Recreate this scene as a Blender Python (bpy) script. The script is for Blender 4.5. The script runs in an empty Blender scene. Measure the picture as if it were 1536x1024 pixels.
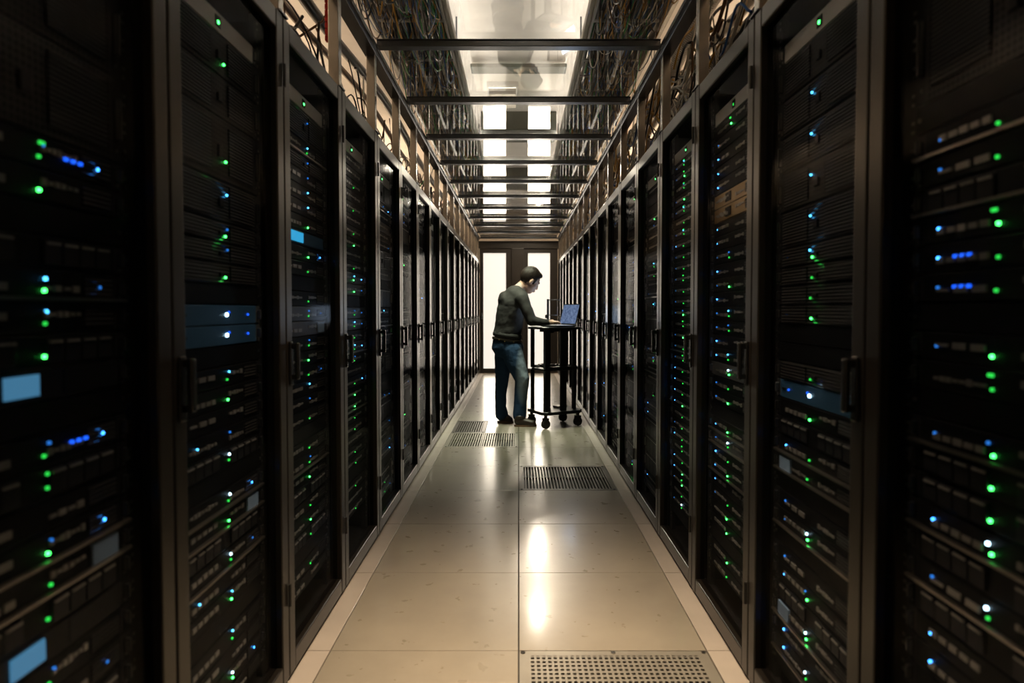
import bpy, bmesh, math, random
from mathutils import Vector, Matrix

random.seed(7)
SC = bpy.context.scene
COL = SC.collection
PI = math.pi
H = 1.2                      # eye height
F = 950.0                    # focal length in pixels
VX, VY = 778.0, 465.0        # vanishing point of the aisle in the photograph
XR = 0.74                    # lateral distance of the cabinet fronts
PITCH = 0.663                # cabinet and floor tile pitch
Y0 = 0.69                    # near edge of the first visible cabinet
NR = 17
TOP = 2.124                  # cabinet height
RZ = 2.55                    # aisle roof height
CZ = 3.3                     # room ceiling
YE = 11.97                   # end door

# ------------------------------------------------------------------ materials
def nmat(name):
    m = bpy.data.materials.new(name)
    m.use_nodes = True
    return m, m.node_tree.nodes, m.node_tree.links

def pbr(name, col, rough=0.5, metal=0.0, spec=0.5, bump=0.0, scale=60.0, var=0.0, coat=0.0, stretch=None):
    m, n, l = nmat(name)
    b = n['Principled BSDF']
    b.inputs['Base Color'].default_value = (*col, 1)
    b.inputs['Roughness'].default_value = rough
    b.inputs['Metallic'].default_value = metal
    b.inputs['Specular IOR Level'].default_value = spec
    b.inputs['Coat Weight'].default_value = coat
    if bump or var:
        tc = n.new('ShaderNodeTexCoord'); mp = n.new('ShaderNodeMapping')
        if stretch: mp.inputs['Scale'].default_value = stretch
        nz = n.new('ShaderNodeTexNoise'); nz.inputs['Scale'].default_value = scale; nz.inputs['Detail'].default_value = 5
        l.new(tc.outputs['Object'], mp.inputs['Vector']); l.new(mp.outputs['Vector'], nz.inputs['Vector'])
        if bump:
            bp = n.new('ShaderNodeBump'); bp.inputs['Strength'].default_value = bump; bp.inputs['Distance'].default_value = 0.01
            l.new(nz.outputs['Fac'], bp.inputs['Height']); l.new(bp.outputs['Normal'], b.inputs['Normal'])
        if var:
            cr = n.new('ShaderNodeValToRGB')
            cr.color_ramp.elements[0].position = 0.3; cr.color_ramp.elements[1].position = 0.7
            cr.color_ramp.elements[0].color = tuple(c * (1 - var) for c in col) + (1,)
            cr.color_ramp.elements[1].color = tuple(min(1, c * (1 + var)) for c in col) + (1,)
            l.new(nz.outputs['Fac'], cr.inputs['Fac']); l.new(cr.outputs['Color'], b.inputs['Base Color'])
    return m

def emit(name, col, s):
    m, n, l = nmat(name)
    b = n['Principled BSDF']
    b.inputs['Base Color'].default_value = (*[c * 0.3 for c in col], 1)
    b.inputs['Roughness'].default_value = 0.3
    b.inputs['Emission Color'].default_value = (*col, 1)
    b.inputs['Emission Strength'].default_value = s
    return m

def glass(name, tint, r0, gain, rough, bump=0.0):
    """clear pane: straight transmission mixed with a mirror reflection that grows towards grazing angles"""
    m, n, l = nmat(name)
    n.remove(n['Principled BSDF']); out = n['Material Output']
    tr = n.new('ShaderNodeBsdfTransparent'); tr.inputs['Color'].default_value = (*tint, 1)
    gl = n.new('ShaderNodeBsdfGlossy'); gl.inputs['Roughness'].default_value = rough
    gl.inputs['Color'].default_value = (0.95, 0.95, 0.95, 1)
    lw = n.new('ShaderNodeLayerWeight'); lw.inputs['Blend'].default_value = 0.5
    pw = n.new('ShaderNodeMath'); pw.operation = 'POWER'; pw.inputs[1].default_value = 5
    ma = n.new('ShaderNodeMath'); ma.operation = 'MULTIPLY_ADD'; ma.inputs[1].default_value = gain; ma.inputs[2].default_value = r0
    ma.use_clamp = True
    mx = n.new('ShaderNodeMixShader')
    l.new(lw.outputs['Facing'], pw.inputs[0]); l.new(pw.outputs[0], ma.inputs[0]); l.new(ma.outputs[0], mx.inputs['Fac'])
    l.new(tr.outputs[0], mx.inputs[1]); l.new(gl.outputs[0], mx.inputs[2]); l.new(mx.outputs[0], out.inputs['Surface'])
    if bump:
        tc = n.new('ShaderNodeTexCoord'); nz = n.new('ShaderNodeTexNoise'); nz.inputs['Scale'].default_value = 2.2
        bp = n.new('ShaderNodeBump'); bp.inputs['Strength'].default_value = bump; bp.inputs['Distance'].default_value = 0.02
        l.new(tc.outputs['Object'], nz.inputs['Vector']); l.new(nz.outputs['Fac'], bp.inputs['Height'])
        l.new(bp.outputs['Normal'], gl.inputs['Normal'])
    return m

def perforated(name, col, pitch, dark):
    """painted sheet with a punched hole pattern, laid out on the face of the unit"""
    m, n, l = nmat(name)
    b = n['Principled BSDF']; b.inputs['Roughness'].default_value = 0.38; b.inputs['Metallic'].default_value = 0.6
    tc = n.new('ShaderNodeTexCoord'); mp = n.new('ShaderNodeMapping')
    mp.inputs['Scale'].default_value = (1 / pitch, 0.0, 1 / pitch)
    vo = n.new('ShaderNodeTexVoronoi'); vo.inputs['Scale'].default_value = 1.0; vo.inputs['Randomness'].default_value = 0.0
    gt = n.new('ShaderNodeMath'); gt.operation = 'GREATER_THAN'; gt.inputs[1].default_value = 0.36
    mx = n.new('ShaderNodeMix'); mx.data_type = 'RGBA'
    mx.inputs[6].default_value = (*dark, 1); mx.inputs[7].default_value = (*col, 1)
    bp = n.new('ShaderNodeBump'); bp.inputs['Strength'].default_value = 0.8; bp.inputs['Distance'].default_value = 0.003
    l.new(tc.outputs['Object'], mp.inputs['Vector']); l.new(mp.outputs['Vector'], vo.inputs['Vector'])
    l.new(vo.outputs['Distance'], gt.inputs[0]); l.new(gt.outputs[0], mx.inputs[0]); l.new(mx.outputs[2], b.inputs['Base Color'])
    l.new(gt.outputs[0], bp.inputs['Height']); l.new(bp.outputs['Normal'], b.inputs['Normal'])
    return m

def ribface(name):
    m, n, l = nmat(name)
    b = n['Principled BSDF']; b.inputs['Base Color'].default_value = (0.030, 0.029, 0.028, 1); b.inputs['Roughness'].default_value = 0.3; b.inputs['Metallic'].default_value = 0.5
    tc = n.new('ShaderNodeTexCoord'); wv = n.new('ShaderNodeTexWave'); wv.bands_direction = 'Z'; wv.inputs['Scale'].default_value = 36
    bp = n.new('ShaderNodeBump'); bp.inputs['Strength'].default_value = 1.0; bp.inputs['Distance'].default_value = 0.004
    l.new(tc.outputs['Object'], wv.inputs['Vector']); l.new(wv.outputs['Fac'], bp.inputs['Height']); l.new(bp.outputs['Normal'], b.inputs['Normal'])
    return m

def denim(name):
    m, n, l = nmat(name)
    b = n['Principled BSDF']; b.inputs['Roughness'].default_value = 0.85; b.inputs['Specular IOR Level'].default_value = 0.2
    tc = n.new('ShaderNodeTexCoord')
    nz = n.new('ShaderNodeTexNoise'); nz.inputs['Scale'].default_value = 9; nz.inputs['Detail'].default_value = 6
    # worn patches on the front of the thigh and knee of one trouser leg
    mp = n.new('ShaderNodeMapping'); mp.vector_type = 'TEXTURE'
    mp.inputs['Location'].default_value = (0.045, 6.50, 0.54); mp.inputs['Scale'].default_value = (0.085, 0.2, 0.34)
    gr = n.new('ShaderNodeTexGradient'); gr.gradient_type = 'SPHERICAL'
    l.new(tc.outputs['Object'], mp.inputs['Vector']); l.new(mp.outputs['Vector'], gr.inputs['Vector'])
    l.new(tc.outputs['Object'], nz.inputs['Vector'])
    mu = n.new('ShaderNodeMath'); mu.operation = 'MULTIPLY'; l.new(gr.outputs['Fac'], mu.inputs[0]); l.new(nz.outputs['Fac'], mu.inputs[1])
    ad = n.new('ShaderNodeMath'); ad.operation = 'MULTIPLY_ADD'; ad.inputs[1].default_value = 2.2; ad.inputs[2].default_value = 0.0; ad.use_clamp = True
    l.new(mu.outputs[0], ad.inputs[0])
    mx = n.new('ShaderNodeMix'); mx.data_type = 'RGBA'
    mx.inputs[6].default_value = (0.018, 0.045, 0.095, 1); mx.inputs[7].default_value = (0.36, 0.44, 0.52, 1)
    l.new(ad.outputs[0], mx.inputs[0]); l.new(mx.outputs[2], b.inputs['Base Color'])
    n2 = n.new('ShaderNodeTexNoise'); n2.inputs['Scale'].default_value = 28; n2.inputs['Detail'].default_value = 3
    bp = n.new('ShaderNodeBump'); bp.inputs['Strength'].default_value = 0.3; bp.inputs['Distance'].default_value = 0.02
    l.new(tc.outputs['Object'], n2.inputs['Vector']); l.new(n2.outputs['Fac'], bp.inputs['Height']); l.new(bp.outputs['Normal'], b.inputs['Normal'])
    return m

def screen_mat(name):
    m, n, l = nmat(name)
    b = n['Principled BSDF']; b.inputs['Base Color'].default_value = (0.01, 0.01, 0.02, 1); b.inputs['Roughness'].default_value = 0.2
    tc = n.new('ShaderNodeTexCoord'); vo = n.new('ShaderNodeTexNoise'); vo.inputs['Scale'].default_value = 45; vo.inputs['Detail'].default_value = 4
    cr = n.new('ShaderNodeValToRGB')
    cr.color_ramp.elements[0].position = 0.40; cr.color_ramp.elements[0].color = (0.09, 0.14, 0.27, 1)
    cr.color_ramp.elements[1].position = 0.62; cr.color_ramp.elements[1].color = (0.19, 0.27, 0.44, 1)
    l.new(tc.outputs['Object'], vo.inputs['Vector']); l.new(vo.outputs['Fac'], cr.inputs['Fac']); l.new(cr.outputs['Color'], b.inputs['Emission Color'])
    b.inputs['Emission Strength'].default_value = 0.75
    return m

def floor_mat(name):
    m, n, l = nmat(name)
    b = n['Principled BSDF']
    tc = n.new('ShaderNodeTexCoord')
    nz = n.new('ShaderNodeTexNoise'); nz.inputs['Scale'].default_value = 2.4; nz.inputs['Detail'].default_value = 8; nz.inputs['Roughness'].default_value = 0.65
    cr = n.new('ShaderNodeValToRGB')
    cr.color_ramp.elements[0].position = 0.3; cr.color_ramp.elements[0].color = (0.225, 0.20, 0.162, 1)
    cr.color_ramp.elements[1].position = 0.75; cr.color_ramp.elements[1].color = (0.305, 0.27, 0.218, 1)
    n2 = n.new('ShaderNodeTexNoise'); n2.inputs['Scale'].default_value = 14; n2.inputs['Detail'].default_value = 6
    mr = n.new('ShaderNodeMapRange'); mr.inputs['To Min'].default_value = 0.24; mr.inputs['To Max'].default_value = 0.34
    l.new(tc.outputs['Object'], nz.inputs['Vector']); l.new(nz.outputs['Fac'], cr.inputs['Fac']); l.new(cr.outputs['Color'], b.inputs['Base Color'])
    l.new(tc.outputs['Object'], n2.inputs['Vector']); l.new(n2.outputs['Fac'], mr.inputs['Value']); l.new(mr.outputs['Result'], b.inputs['Roughness'])
    b.inputs['Specular IOR Level'].default_value = 0.55; b.inputs['Coat Weight'].default_value = 0.35; b.inputs['Coat Roughness'].default_value = 0.13
    return m

def ribbed(name, col):
    m, n, l = nmat(name)
    b = n['Principled BSDF']; b.inputs['Base Color'].default_value = (*col, 1); b.inputs['Roughness'].default_value = 0.5
    tc = n.new('ShaderNodeTexCoord'); wv = n.new('ShaderNodeTexWave'); wv.bands_direction = 'Y'; wv.inputs['Scale'].default_value = 14
    bp = n.new('ShaderNodeBump'); bp.inputs['Strength'].default_value = 1.0; bp.inputs['Distance'].default_value = 0.01
    l.new(tc.outputs['Object'], wv.inputs['Vector']); l.new(wv.outputs['Fac'], bp.inputs['Height']); l.new(bp.outputs['Normal'], b.inputs['Normal'])
    return m

M = {
    'black': pbr('black_paint', (0.008, 0.0075, 0.007), 0.4, 0.0, 0.4, bump=0.03, scale=220),
    'frame': pbr('door_frame_paint', (0.015, 0.0125, 0.010), 0.29, 0.3, 0.5, bump=0.03, scale=200),
    'chassis': pbr('chassis_black', (0.003, 0.003, 0.0034), 0.45, 0.0, 0.22),
    'bezel': pbr('bezel_dark', (0.008, 0.0085, 0.010), 0.4, 0.0, 0.35),
    'bay': pbr('drive_bay_grey', (0.035, 0.035, 0.038), 0.35, 0.6),
    'port': pbr('port_metal', (0.50, 0.48, 0.45), 0.35, 0.8),
    'lip': pbr('brushed_lip', (0.62, 0.56, 0.50), 0.28, 1.0),
    'rail': pbr('rail_steel', (0.05, 0.048, 0.046), 0.4, 0.7),
    'stud': pbr('stud_zinc', (0.35, 0.34, 0.32), 0.3, 1.0),
    'blueface': pbr('blue_face', (0.030, 0.085, 0.16), 0.32, 0.1),
    'bronze': pbr('bronze_face', (0.50, 0.33, 0.15), 0.35, 0.6),
    'greyface': pbr('grey_face', (0.56, 0.52, 0.47), 0.38, 0.2),
    'silver': pbr('silver_face', (0.13, 0.135, 0.145), 0.36, 0.6),
    'mesh': perforated('mesh_face', (0.050, 0.047, 0.044), 0.013, (0.003, 0.003, 0.003)),
    'rib': ribface('rib_face'),
    'handle': pbr('handle_plastic', (0.008, 0.008, 0.008), 0.25),
    'green': emit('green_lamp', (0.05, 1.0, 0.11), 15.0),
    'greendim': emit('dim_green_lamp', (0.03, 0.8, 0.08), 1.8),
    'blue': emit('blue_lamp', (0.04, 0.28, 1.0), 13.0),
    'cyan': emit('cyan_lamp', (0.07, 0.50, 1.0), 9.0),
    'bluedim': emit('dim_blue_lamp', (0.03, 0.25, 0.9), 1.4),
    'deep': emit('deep_blue_lamp', (0.01, 0.10, 0.9), 3.0),
    'white': emit('white_lamp', (0.55, 0.85, 1.0), 14.0),
    'amber': emit('amber_lamp', (1.0, 0.40, 0.05), 1.2),
    'lcd': emit('lcd_panel', (0.10, 0.33, 0.55), 0.8),
    'lcdbright': emit('bright_lcd_panel', (0.04, 0.45, 0.80), 1.2),
    'tag': pbr('blue_grey_tag', (0.22, 0.33, 0.48), 0.4),
    'alu': pbr('aluminium', (0.46, 0.43, 0.39), 0.22, 1.0, bump=0.02, scale=30, stretch=(30, 30, 1)),
    'steel': pbr('dull_steel', (0.15, 0.16, 0.18), 0.26, 0.95, bump=0.02, scale=40),
    'doorglass': glass('cabinet_door_glass', (0.78, 0.79, 0.81), 0.003, 0.04, 0.08),
    'roofglass': glass('clear_roof_panel', (0.96, 0.97, 0.96), 0.03, 1.4, 0.012, bump=0.05),
    'floor': floor_mat('floor_tile'),
    'strip': pbr('floor_strip', (0.38, 0.335, 0.295), 0.32, 0.0, 0.5, var=0.08, scale=5),
    'sub': pbr('under_floor', (0.03, 0.028, 0.025), 0.9),
    'vent': pbr('vent_steel', (0.34, 0.315, 0.27), 0.32, 0.5, var=0.06, scale=8),
    'ventdark': pbr('dark_vent_steel', (0.10, 0.09, 0.078), 0.34, 0.5),
    'pit': pbr('vent_pit', (0.012, 0.011, 0.010), 0.8),
    'ceil': pbr('cream_ceiling', (0.80, 0.74, 0.66), 0.75, 0.0, 0.3, bump=0.05, scale=6, var=0.05),
    'wall': pbr('cream_wall', (0.55, 0.50, 0.43), 0.8, bump=0.03, scale=20),
    'duct': pbr('olive_duct', (0.10, 0.10, 0.075), 0.55),
    'doorpaint': pbr('door_dark_bronze', (0.027, 0.021, 0.016), 0.4, 0.2),
    'tray': pbr('galvanised_tray', (0.45, 0.43, 0.40), 0.35, 0.9),
    'cblack': pbr('cable_black', (0.012, 0.012, 0.013), 0.35),
    'cblue': pbr('cable_blue', (0.02, 0.09, 0.30), 0.4),
    'cyellow': pbr('cable_yellow', (0.50, 0.27, 0.03), 0.45),
    'cwhite': pbr('cable_white', (0.55, 0.53, 0.48), 0.4),
    'cgrey': pbr('cable_grey', (0.20, 0.20, 0.21), 0.4),
    'cbrown': pbr('cable_brown', (0.16, 0.08, 0.03), 0.45),
    'cgreen': pbr('cable_green', (0.02, 0.28, 0.06), 0.4),
    'hose': ribbed('ribbed_hose', (0.52, 0.49, 0.43)),
    'redtag': pbr('red_strap', (0.60, 0.03, 0.02), 0.7),
    'cart': pbr('cart_black', (0.010, 0.010, 0.010), 0.3, 0.2),
    'rubber': pbr('rubber', (0.012, 0.012, 0.012), 0.6),
    'paper': pbr('paper', (0.75, 0.73, 0.70), 0.8),
    'plastic': pbr('dark_plastic', (0.02, 0.02, 0.022), 0.35),
    'keys': pbr('keyboard_grey', (0.30, 0.30, 0.31), 0.5),
    'screen': screen_mat('laptop_picture'),
    'skin': pbr('skin', (0.66, 0.43, 0.33), 0.5, 0, 0.4, var=0.06, scale=30),
    'hair': pbr('dark_hair', (0.018, 0.012, 0.009), 0.45, 0, 0.4, bump=0.5, scale=160, stretch=(1, 1, 0.25)),
    'sweater': pbr('charcoal_knit', (0.030, 0.029, 0.028), 0.75, 0, 0.35, bump=0.25, scale=24),
    'collar': pbr('pink_white_shirt', (0.62, 0.50, 0.46), 0.8),
    'denim': denim('washed_denim'),
    'belt': pbr('belt_leather', (0.02, 0.014, 0.010), 0.45),
    'brass': pbr('brass_rivet', (0.65, 0.42, 0.16), 0.35, 1.0),
    'shoe': pbr('shoe_leather', (0.020, 0.012, 0.008), 0.4),
    'sole': pbr('shoe_sole', (0.16, 0.09, 0.05), 0.6),
    'fixture': pbr('lamp_housing', (0.6, 0.58, 0.55), 0.5),
    'lampface': emit('lamp_diffuser', (1.0, 0.90, 0.74), 4.0),
}
def pane_mat():
    m, n, l = nmat('lit_frosted_glass')
    b = n['Principled BSDF']; b.inputs['Base Color'].default_value = (0.3, 0.29, 0.27, 1); b.inputs['Roughness'].default_value = 0.35
    b.inputs['Emission Color'].default_value = (1.0, 0.915, 0.80, 1); b.inputs['Emission Strength'].default_value = 0.92
    return m
M['pane'] = pane_mat()

# ------------------------------------------------------------------ mesh helpers
def box(bm, x0, x1, y0, y1, z0, z1, mi=0, bev=0.0):
    nv = bm.verts.new
    vs = [nv((x, y, z)) for z in (z0, z1) for y in (y0, y1) for x in (x0, x1)]
    fs = []
    for q in ((0, 2, 3, 1), (4, 5, 7, 6), (0, 1, 5, 4), (2, 6, 7, 3), (0, 4, 6, 2), (1, 3, 7, 5)):
        f = bm.faces.new([vs[k] for k in q]); f.material_index = mi; fs.append(f)
    if bev:
        es = list({e for f in fs for e in f.edges})
        bmesh.ops.bevel(bm, geom=es, offset=bev, segments=2, affect='EDGES', profile=0.5)
    return vs

def cyl(bm, p0, p1, r, seg=12, r2=None, mi=0):
    p0, p1 = Vector(p0), Vector(p1); d = p1 - p0
    q = d.to_track_quat('Z', 'Y').to_matrix().to_4x4()
    mt = Matrix.Translation((p0 + p1) / 2) @ q
    g = bmesh.ops.create_cone(bm, cap_ends=True, segments=seg, radius1=r, radius2=r if r2 is None else r2, depth=d.length, matrix=mt)
    for f in {f for v in g['verts'] for f in v.link_faces}: f.material_index = mi
    return g['verts']

def tube(bm, pts, r, seg=6, mi=0):
    pts = [Vector(p) for p in pts]; rings = []
    for i, p in enumerate(pts):
        t = (pts[min(i + 1, len(pts) - 1)] - pts[max(i - 1, 0)]).normalized()
        a = t.orthogonal().normalized() if abs(t.y) < 0.5 else t.cross(Vector((0, 0, 1))).normalized()
        b = t.cross(a)
        rings.append([bm.verts.new(p + a * r * math.cos(2 * PI * k / seg) + b * r * math.sin(2 * PI * k / seg)) for k in range(seg)])
    for u, w in zip(rings, rings[1:]):
        for k in range(seg):
            f = bm.faces.new((u[k], u[(k + 1) % seg], w[(k + 1) % seg], w[k])); f.smooth = True; f.material_index = mi
    bm.faces.new(rings[0][::-1]).material_index = mi; bm.faces.new(rings[-1]).material_index = mi

def mesh(name, bm, mats):
    bmesh.ops.recalc_face_normals(bm, faces=bm.faces)
    me = bpy.data.meshes.new(name); bm.to_mesh(me); bm.free()
    for m in (mats if isinstance(mats, (list, tuple)) else [mats]): me.materials.append(M[m] if isinstance(m, str) else m)
    return me

def obj(name, data, parent=None, loc=(0, 0, 0), rz=0.0):
    o = bpy.data.objects.new(name, data); COL.objects.link(o)
    o.location = loc; o.rotation_euler = (0, 0, rz)
    if parent is not None: o.parent = parent
    return o

def tag(o, label, cat, group=None, kind=None):
    o['label'] = label; o['category'] = cat
    if group: o['group'] = group
    if kind: o['kind'] = kind
    return o

def thing(name, label, cat, loc=(0, 0, 0), rz=0.0, group=None):
    o = bpy.data.objects.new(name, None); COL.objects.link(o); o.empty_display_size = 0.05
    o.location = loc; o.rotation_euler = (0, 0, rz)
    return tag(o, label, cat, group)

def structure(name, data, parent=None):
    o = obj(name, data, parent)
    if parent is None: o['kind'] = 'structure'
    return o

def bx(name, mats, *dims, bev=0.0):
    bm = bmesh.new(); box(bm, *dims, bev=bev); return mesh(name, bm, mats)

def copy_tree(root):
    r = root.copy(); COL.objects.link(r)
    for c in root.children:
        d = c.copy(); COL.objects.link(d); d.parent = r
        for g in c.children:
            e = g.copy(); COL.objects.link(e); e.parent = d
    return r

ORD = ['zeroth', 'first', 'second', 'third', 'fourth', 'fifth', 'sixth', 'seventh', 'eighth', 'ninth', 'tenth', 'eleventh', 'twelfth',
       'thirteenth', 'fourteenth', 'fifteenth', 'sixteenth', 'seventeenth', 'eighteenth', 'nineteenth', 'twentieth']
def ordn(k):
    if k <= 20: return ORD[k]
    return ('twenty-' if k < 30 else 'thirty-') + ORD[k % 10] if k % 10 else 'thirtieth'

# ------------------------------------------------------------------ room
bm = bmesh.new()
tc_vents = {}                 # (column, row) cells left open for vents
for key in ((1, 0), (1, 4), (0, 6), (0, 7)): tc_vents[key] = 1
TY = 2.2 - PITCH              # row 0 starts here
g1, g2 = 0.0025, 0.0012
for row in range(-3, 16):
    ya, yb = TY + row * PITCH + g2, TY + (row + 1) * PITCH - g2
    for colm in (0, 1):
        xa, xb = (-PITCH + g2, -g1) if colm == 0 else (g1, PITCH - g2)
        if (colm, row) in tc_vents:
            if row == 7: box(bm, xa + PITCH * 0.5, xb, ya, yb, -0.03, 0, bev=0.0008)
            continue
        box(bm, xa, xb, ya, yb, -0.03, 0, bev=0.0008)
    for s in (-1, 1):
        xa, xb = sorted((s * (PITCH + g2 + 0.001), s * 0.80))
        box(bm, xa, xb, ya, yb, -0.03, 0, mi=1, bev=0.0008)
for s in (-1, 1):
    xa, xb = sorted((s * 0.803, s * 3.0)); box(bm, xa, xb, -1.3, 14.0, -0.03, 0)
box(bm, -0.8, 0.8, TY + 16 * PITCH + 0.001, 14.0, -0.03, 0)
box(bm, -3.0, 3.0, -1.3, 14.0, -0.10, -0.031, mi=2)
structure('floor', mesh('floor', bm, ['floor', 'strip', 'sub']))

bm = bmesh.new(); box(bm, -3.0, 3.0, -1.3, 14.0, CZ, CZ + 0.1)
structure('ceiling', mesh('ceiling', bm, 'ceil'))
structure('wall_left', bx('wall_left', 'wall', -3.1, -3.0, -1.3, 14.0, -0.1, CZ))
structure('wall_right', bx('wall_right', 'wall', 3.0, 3.1, -1.3, 14.0, -0.1, CZ))
structure('wall_back', bx('wall_back', 'wall', -3.0, 3.0, -1.4, -1.3, -0.1, CZ))
structure('wall_end', bx('wall_end', 'wall', -3.0, 3.0, 14.0, 14.1, -0.1, CZ))

# ducts that cross under the room ceiling, seen through the clear roof
for i, (ya, yb, za, zb, xa, xb) in enumerate(((5.30, 5.46, 3.21, 3.24, -0.40, 0.40), (6.75, 7.25, 3.10, 3.299, -0.40, 0.40), (9.4, 10.1, 3.10, 3.299, -0.41, 0.41))):
    o = obj('ceiling_duct', bx('ceiling_duct', 'duct', xa, xb, ya, yb, za, zb, bev=0.006))
    tag(o, ('narrow olive duct crossing the ceiling, seen through the clear roof', 'dark olive duct across the ceiling over the man',
            'broad dark duct across the ceiling beyond the man')[i], 'duct', 'ducts under the ceiling')

# end doors -------------------------------------------------------------
def end_door(n, x0, x1, px0, px1, hx):
    """one tall glazed door leaf between x0 and x1 with its pane between px0 and px1"""
    y0, y1 = YE, YE + 0.06
    bm = bmesh.new()
    box(bm, x0, px0, y0, y1, 0.01, 2.36); box(bm, px1, x1, y0, y1, 0.01, 2.36)
    box(bm, px0, px1, y0, y1, 2.275, 2.36); box(bm, px0, px1, y0, y1, 0.01, 0.095)
    d = structure('door_%d' % n, mesh('door_leaf', bm, 'doorpaint'))
    obj('door_pane', bx('door_pane', 'pane', px0, px1, y0 + 0.025, y0 + 0.035, 0.095, 2.275), d)
    bm = bmesh.new(); box(bm, hx - 0.012, hx + 0.012, y0 - 0.03, y0, 1.03, 1.15, bev=0.004)
    obj('door_handle', mesh('door_handle', bm, 'handle'), d)
end_door(1, -0.735, -0.035, -0.667, -0.240, -0.70)
end_door(2, -0.033, 0.735, 0.176, 0.590, 0.14)
bm = bmesh.new()
box(bm, -0.80, 0.80, YE - 0.02, YE + 0.09, 2.362, 2.50)
structure('trim_1', mesh('door_header', bm, 'doorpaint'))
bm = bmesh.new(); box(bm, -0.13, 0.10, YE - 0.05, YE - 0.002, 0.0, 2.36, bev=0.006)
structure('trim_2', mesh('door_mullion', bm, 'doorpaint'))

# ------------------------------------------------------------------ floor vents
def slot_vent(xa, xb, ya, yb, halves, n, label, mat, rowsplit):
    t = thing('floor_vent', label, 'floor vent', ((xa + xb) / 2, (ya + yb) / 2, 0), group='slotted vents in the floor')
    w, d = xb - xa, yb - ya
    bm = bmesh.new(); m = 0.035
    cuts = [(-w / 2 + m + (w - 2 * m) * k / halves + (0.006 if k else 0), -w / 2 + m + (w - 2 * m) * (k + 1) / halves - (0.006 if k < halves - 1 else 0)) for k in range(halves)]
    ys = [(-d / 2 + m, -0.004), (0.004, d / 2 - m)] if rowsplit else [(-d / 2 + m, d / 2 - m)]
    box(bm, -w / 2, -w / 2 + m, -d / 2, d / 2, -0.02, 0.0005); box(bm, w / 2 - m, w / 2, -d / 2, d / 2, -0.02, 0.0005)
    box(bm, -w / 2 + m, w / 2 - m, -d / 2, -d / 2 + m, -0.02, 0.0005); box(bm, -w / 2 + m, w / 2 - m, d / 2 - m, d / 2, -0.02, 0.0005)
    if rowsplit: box(bm, -w / 2 + m, w / 2 - m, -0.004, 0.004, -0.02, 0)
    for a, b in zip(cuts, cuts[1:]): box(bm, a[1], b[0], -d / 2 + m, d / 2 - m, -0.02, 0)
    obj('vent_frame', mesh('vent_frame', bm, mat), t)
    bm = bmesh.new()
    for ca, cb in cuts:
        k = max(3, int((cb - ca) / 0.0215)); p = (cb - ca) / k
        for i in range(k):
            for y0, y1 in ys: box(bm, ca + i * p + p * 0.30, ca + i * p + p * 0.78, y0, y1, -0.02, -0.001)
    obj('vent_slats', mesh('vent_slats', bm, mat), t)
    obj('vent_pan', bx('vent_pan', 'pit', -w / 2 + 0.01, w / 2 - 0.01, -d / 2 + 0.01, d / 2 - 0.01, -0.0305, -0.0215), t)
    for sx in (-1, 1):
        for sy in (-1, 1):
            bm = bmesh.new(); cyl(bm, (sx * (w / 2 - 0.018), sy * (d / 2 - 0.018), -0.005), (sx * (w / 2 - 0.018), sy * (d / 2 - 0.018), 0.0022), 0.008)
            obj('corner_screw', mesh('corner_screw', bm, 'pit'), t)
gg = 0.003
def cell(c, r): return ((-PITCH + gg if c == 0 else gg), (-gg if c == 0 else PITCH - gg), TY + r * PITCH + gg, TY + (r + 1) * PITCH - gg)
slot_vent(*cell(1, 4), 1, 27, 'dark slotted floor vent filling one tile on the right of the aisle', 'ventdark', True)
slot_vent(*cell(0, 6), 2, 27, 'pale slotted floor vent in two halves just before the man', 'vent', True)
c = cell(0, 7); slot_vent(c[0], c[0] + PITCH * 0.5 - 2 * gg, c[2], c[3], 1, 13, 'small half-tile floor vent beside the man and the left cabinets', 'ventdark', False)
# perforated tile nearest the camera
xa, xb, ya, yb = cell(1, 0); w, d = xb - xa, yb - ya
t = thing('perforated_floor_tile', 'perforated metal floor tile with square holes at the bottom edge', 'floor tile', ((xa + xb) / 2, (ya + yb) / 2, 0))
bm = bmesh.new(); nx, ny, m = 30, 25, 0.035
px, py = (w - 2 * m) / nx, (d - 2 * m) / ny
for i in range(nx + 1): 
    x = -w / 2 + m + i * px
    box(bm, x - px * 0.2, x + px * 0.2, -d / 2 + m, d / 2 - m, -0.004, 0)
for j in range(ny + 1):
    y = -d / 2 + m + j * py
    for i in range(nx):
        x = -w / 2 + m + i * px
        box(bm, x + px * 0.2, x + px * 0.8, y - py * 0.24, y + py * 0.24, -0.004, 0)
for a in ((-w / 2, -w / 2 + m - px * 0.2, -d / 2, d / 2), (w / 2 - m + px * 0.2, w / 2, -d / 2, d / 2),
          (-w / 2 + m - px * 0.2, w / 2 - m + px * 0.2, -d / 2, -d / 2 + m), (-w / 2 + m - px * 0.2, w / 2 - m + px * 0.2, d / 2 - m, d / 2)):
    box(bm, *a, -0.02, 0)
obj('perforated_plate', mesh('perforated_plate', bm, 'vent'), t)
obj('vent_pan', bx('vent_pan', 'pit', -w / 2 + 0.01, w / 2 - 0.01, -d / 2 + 0.01, d / 2 - 0.01, -0.0305, -0.0215), t)
for sx in (-1, 0, 1):
    for sy in (-1, 1):
        bm = bmesh.new(); cyl(bm, (sx * (w / 2 - 0.012), sy * (d / 2 - 0.012), -0.005), (sx * (w / 2 - 0.012), sy * (d / 2 - 0.012), 0.003), 0.008)
        obj('corner_screw', mesh('corner_screw', bm, 'stud' if sx >= 0 else 'pit'), t)

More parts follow.
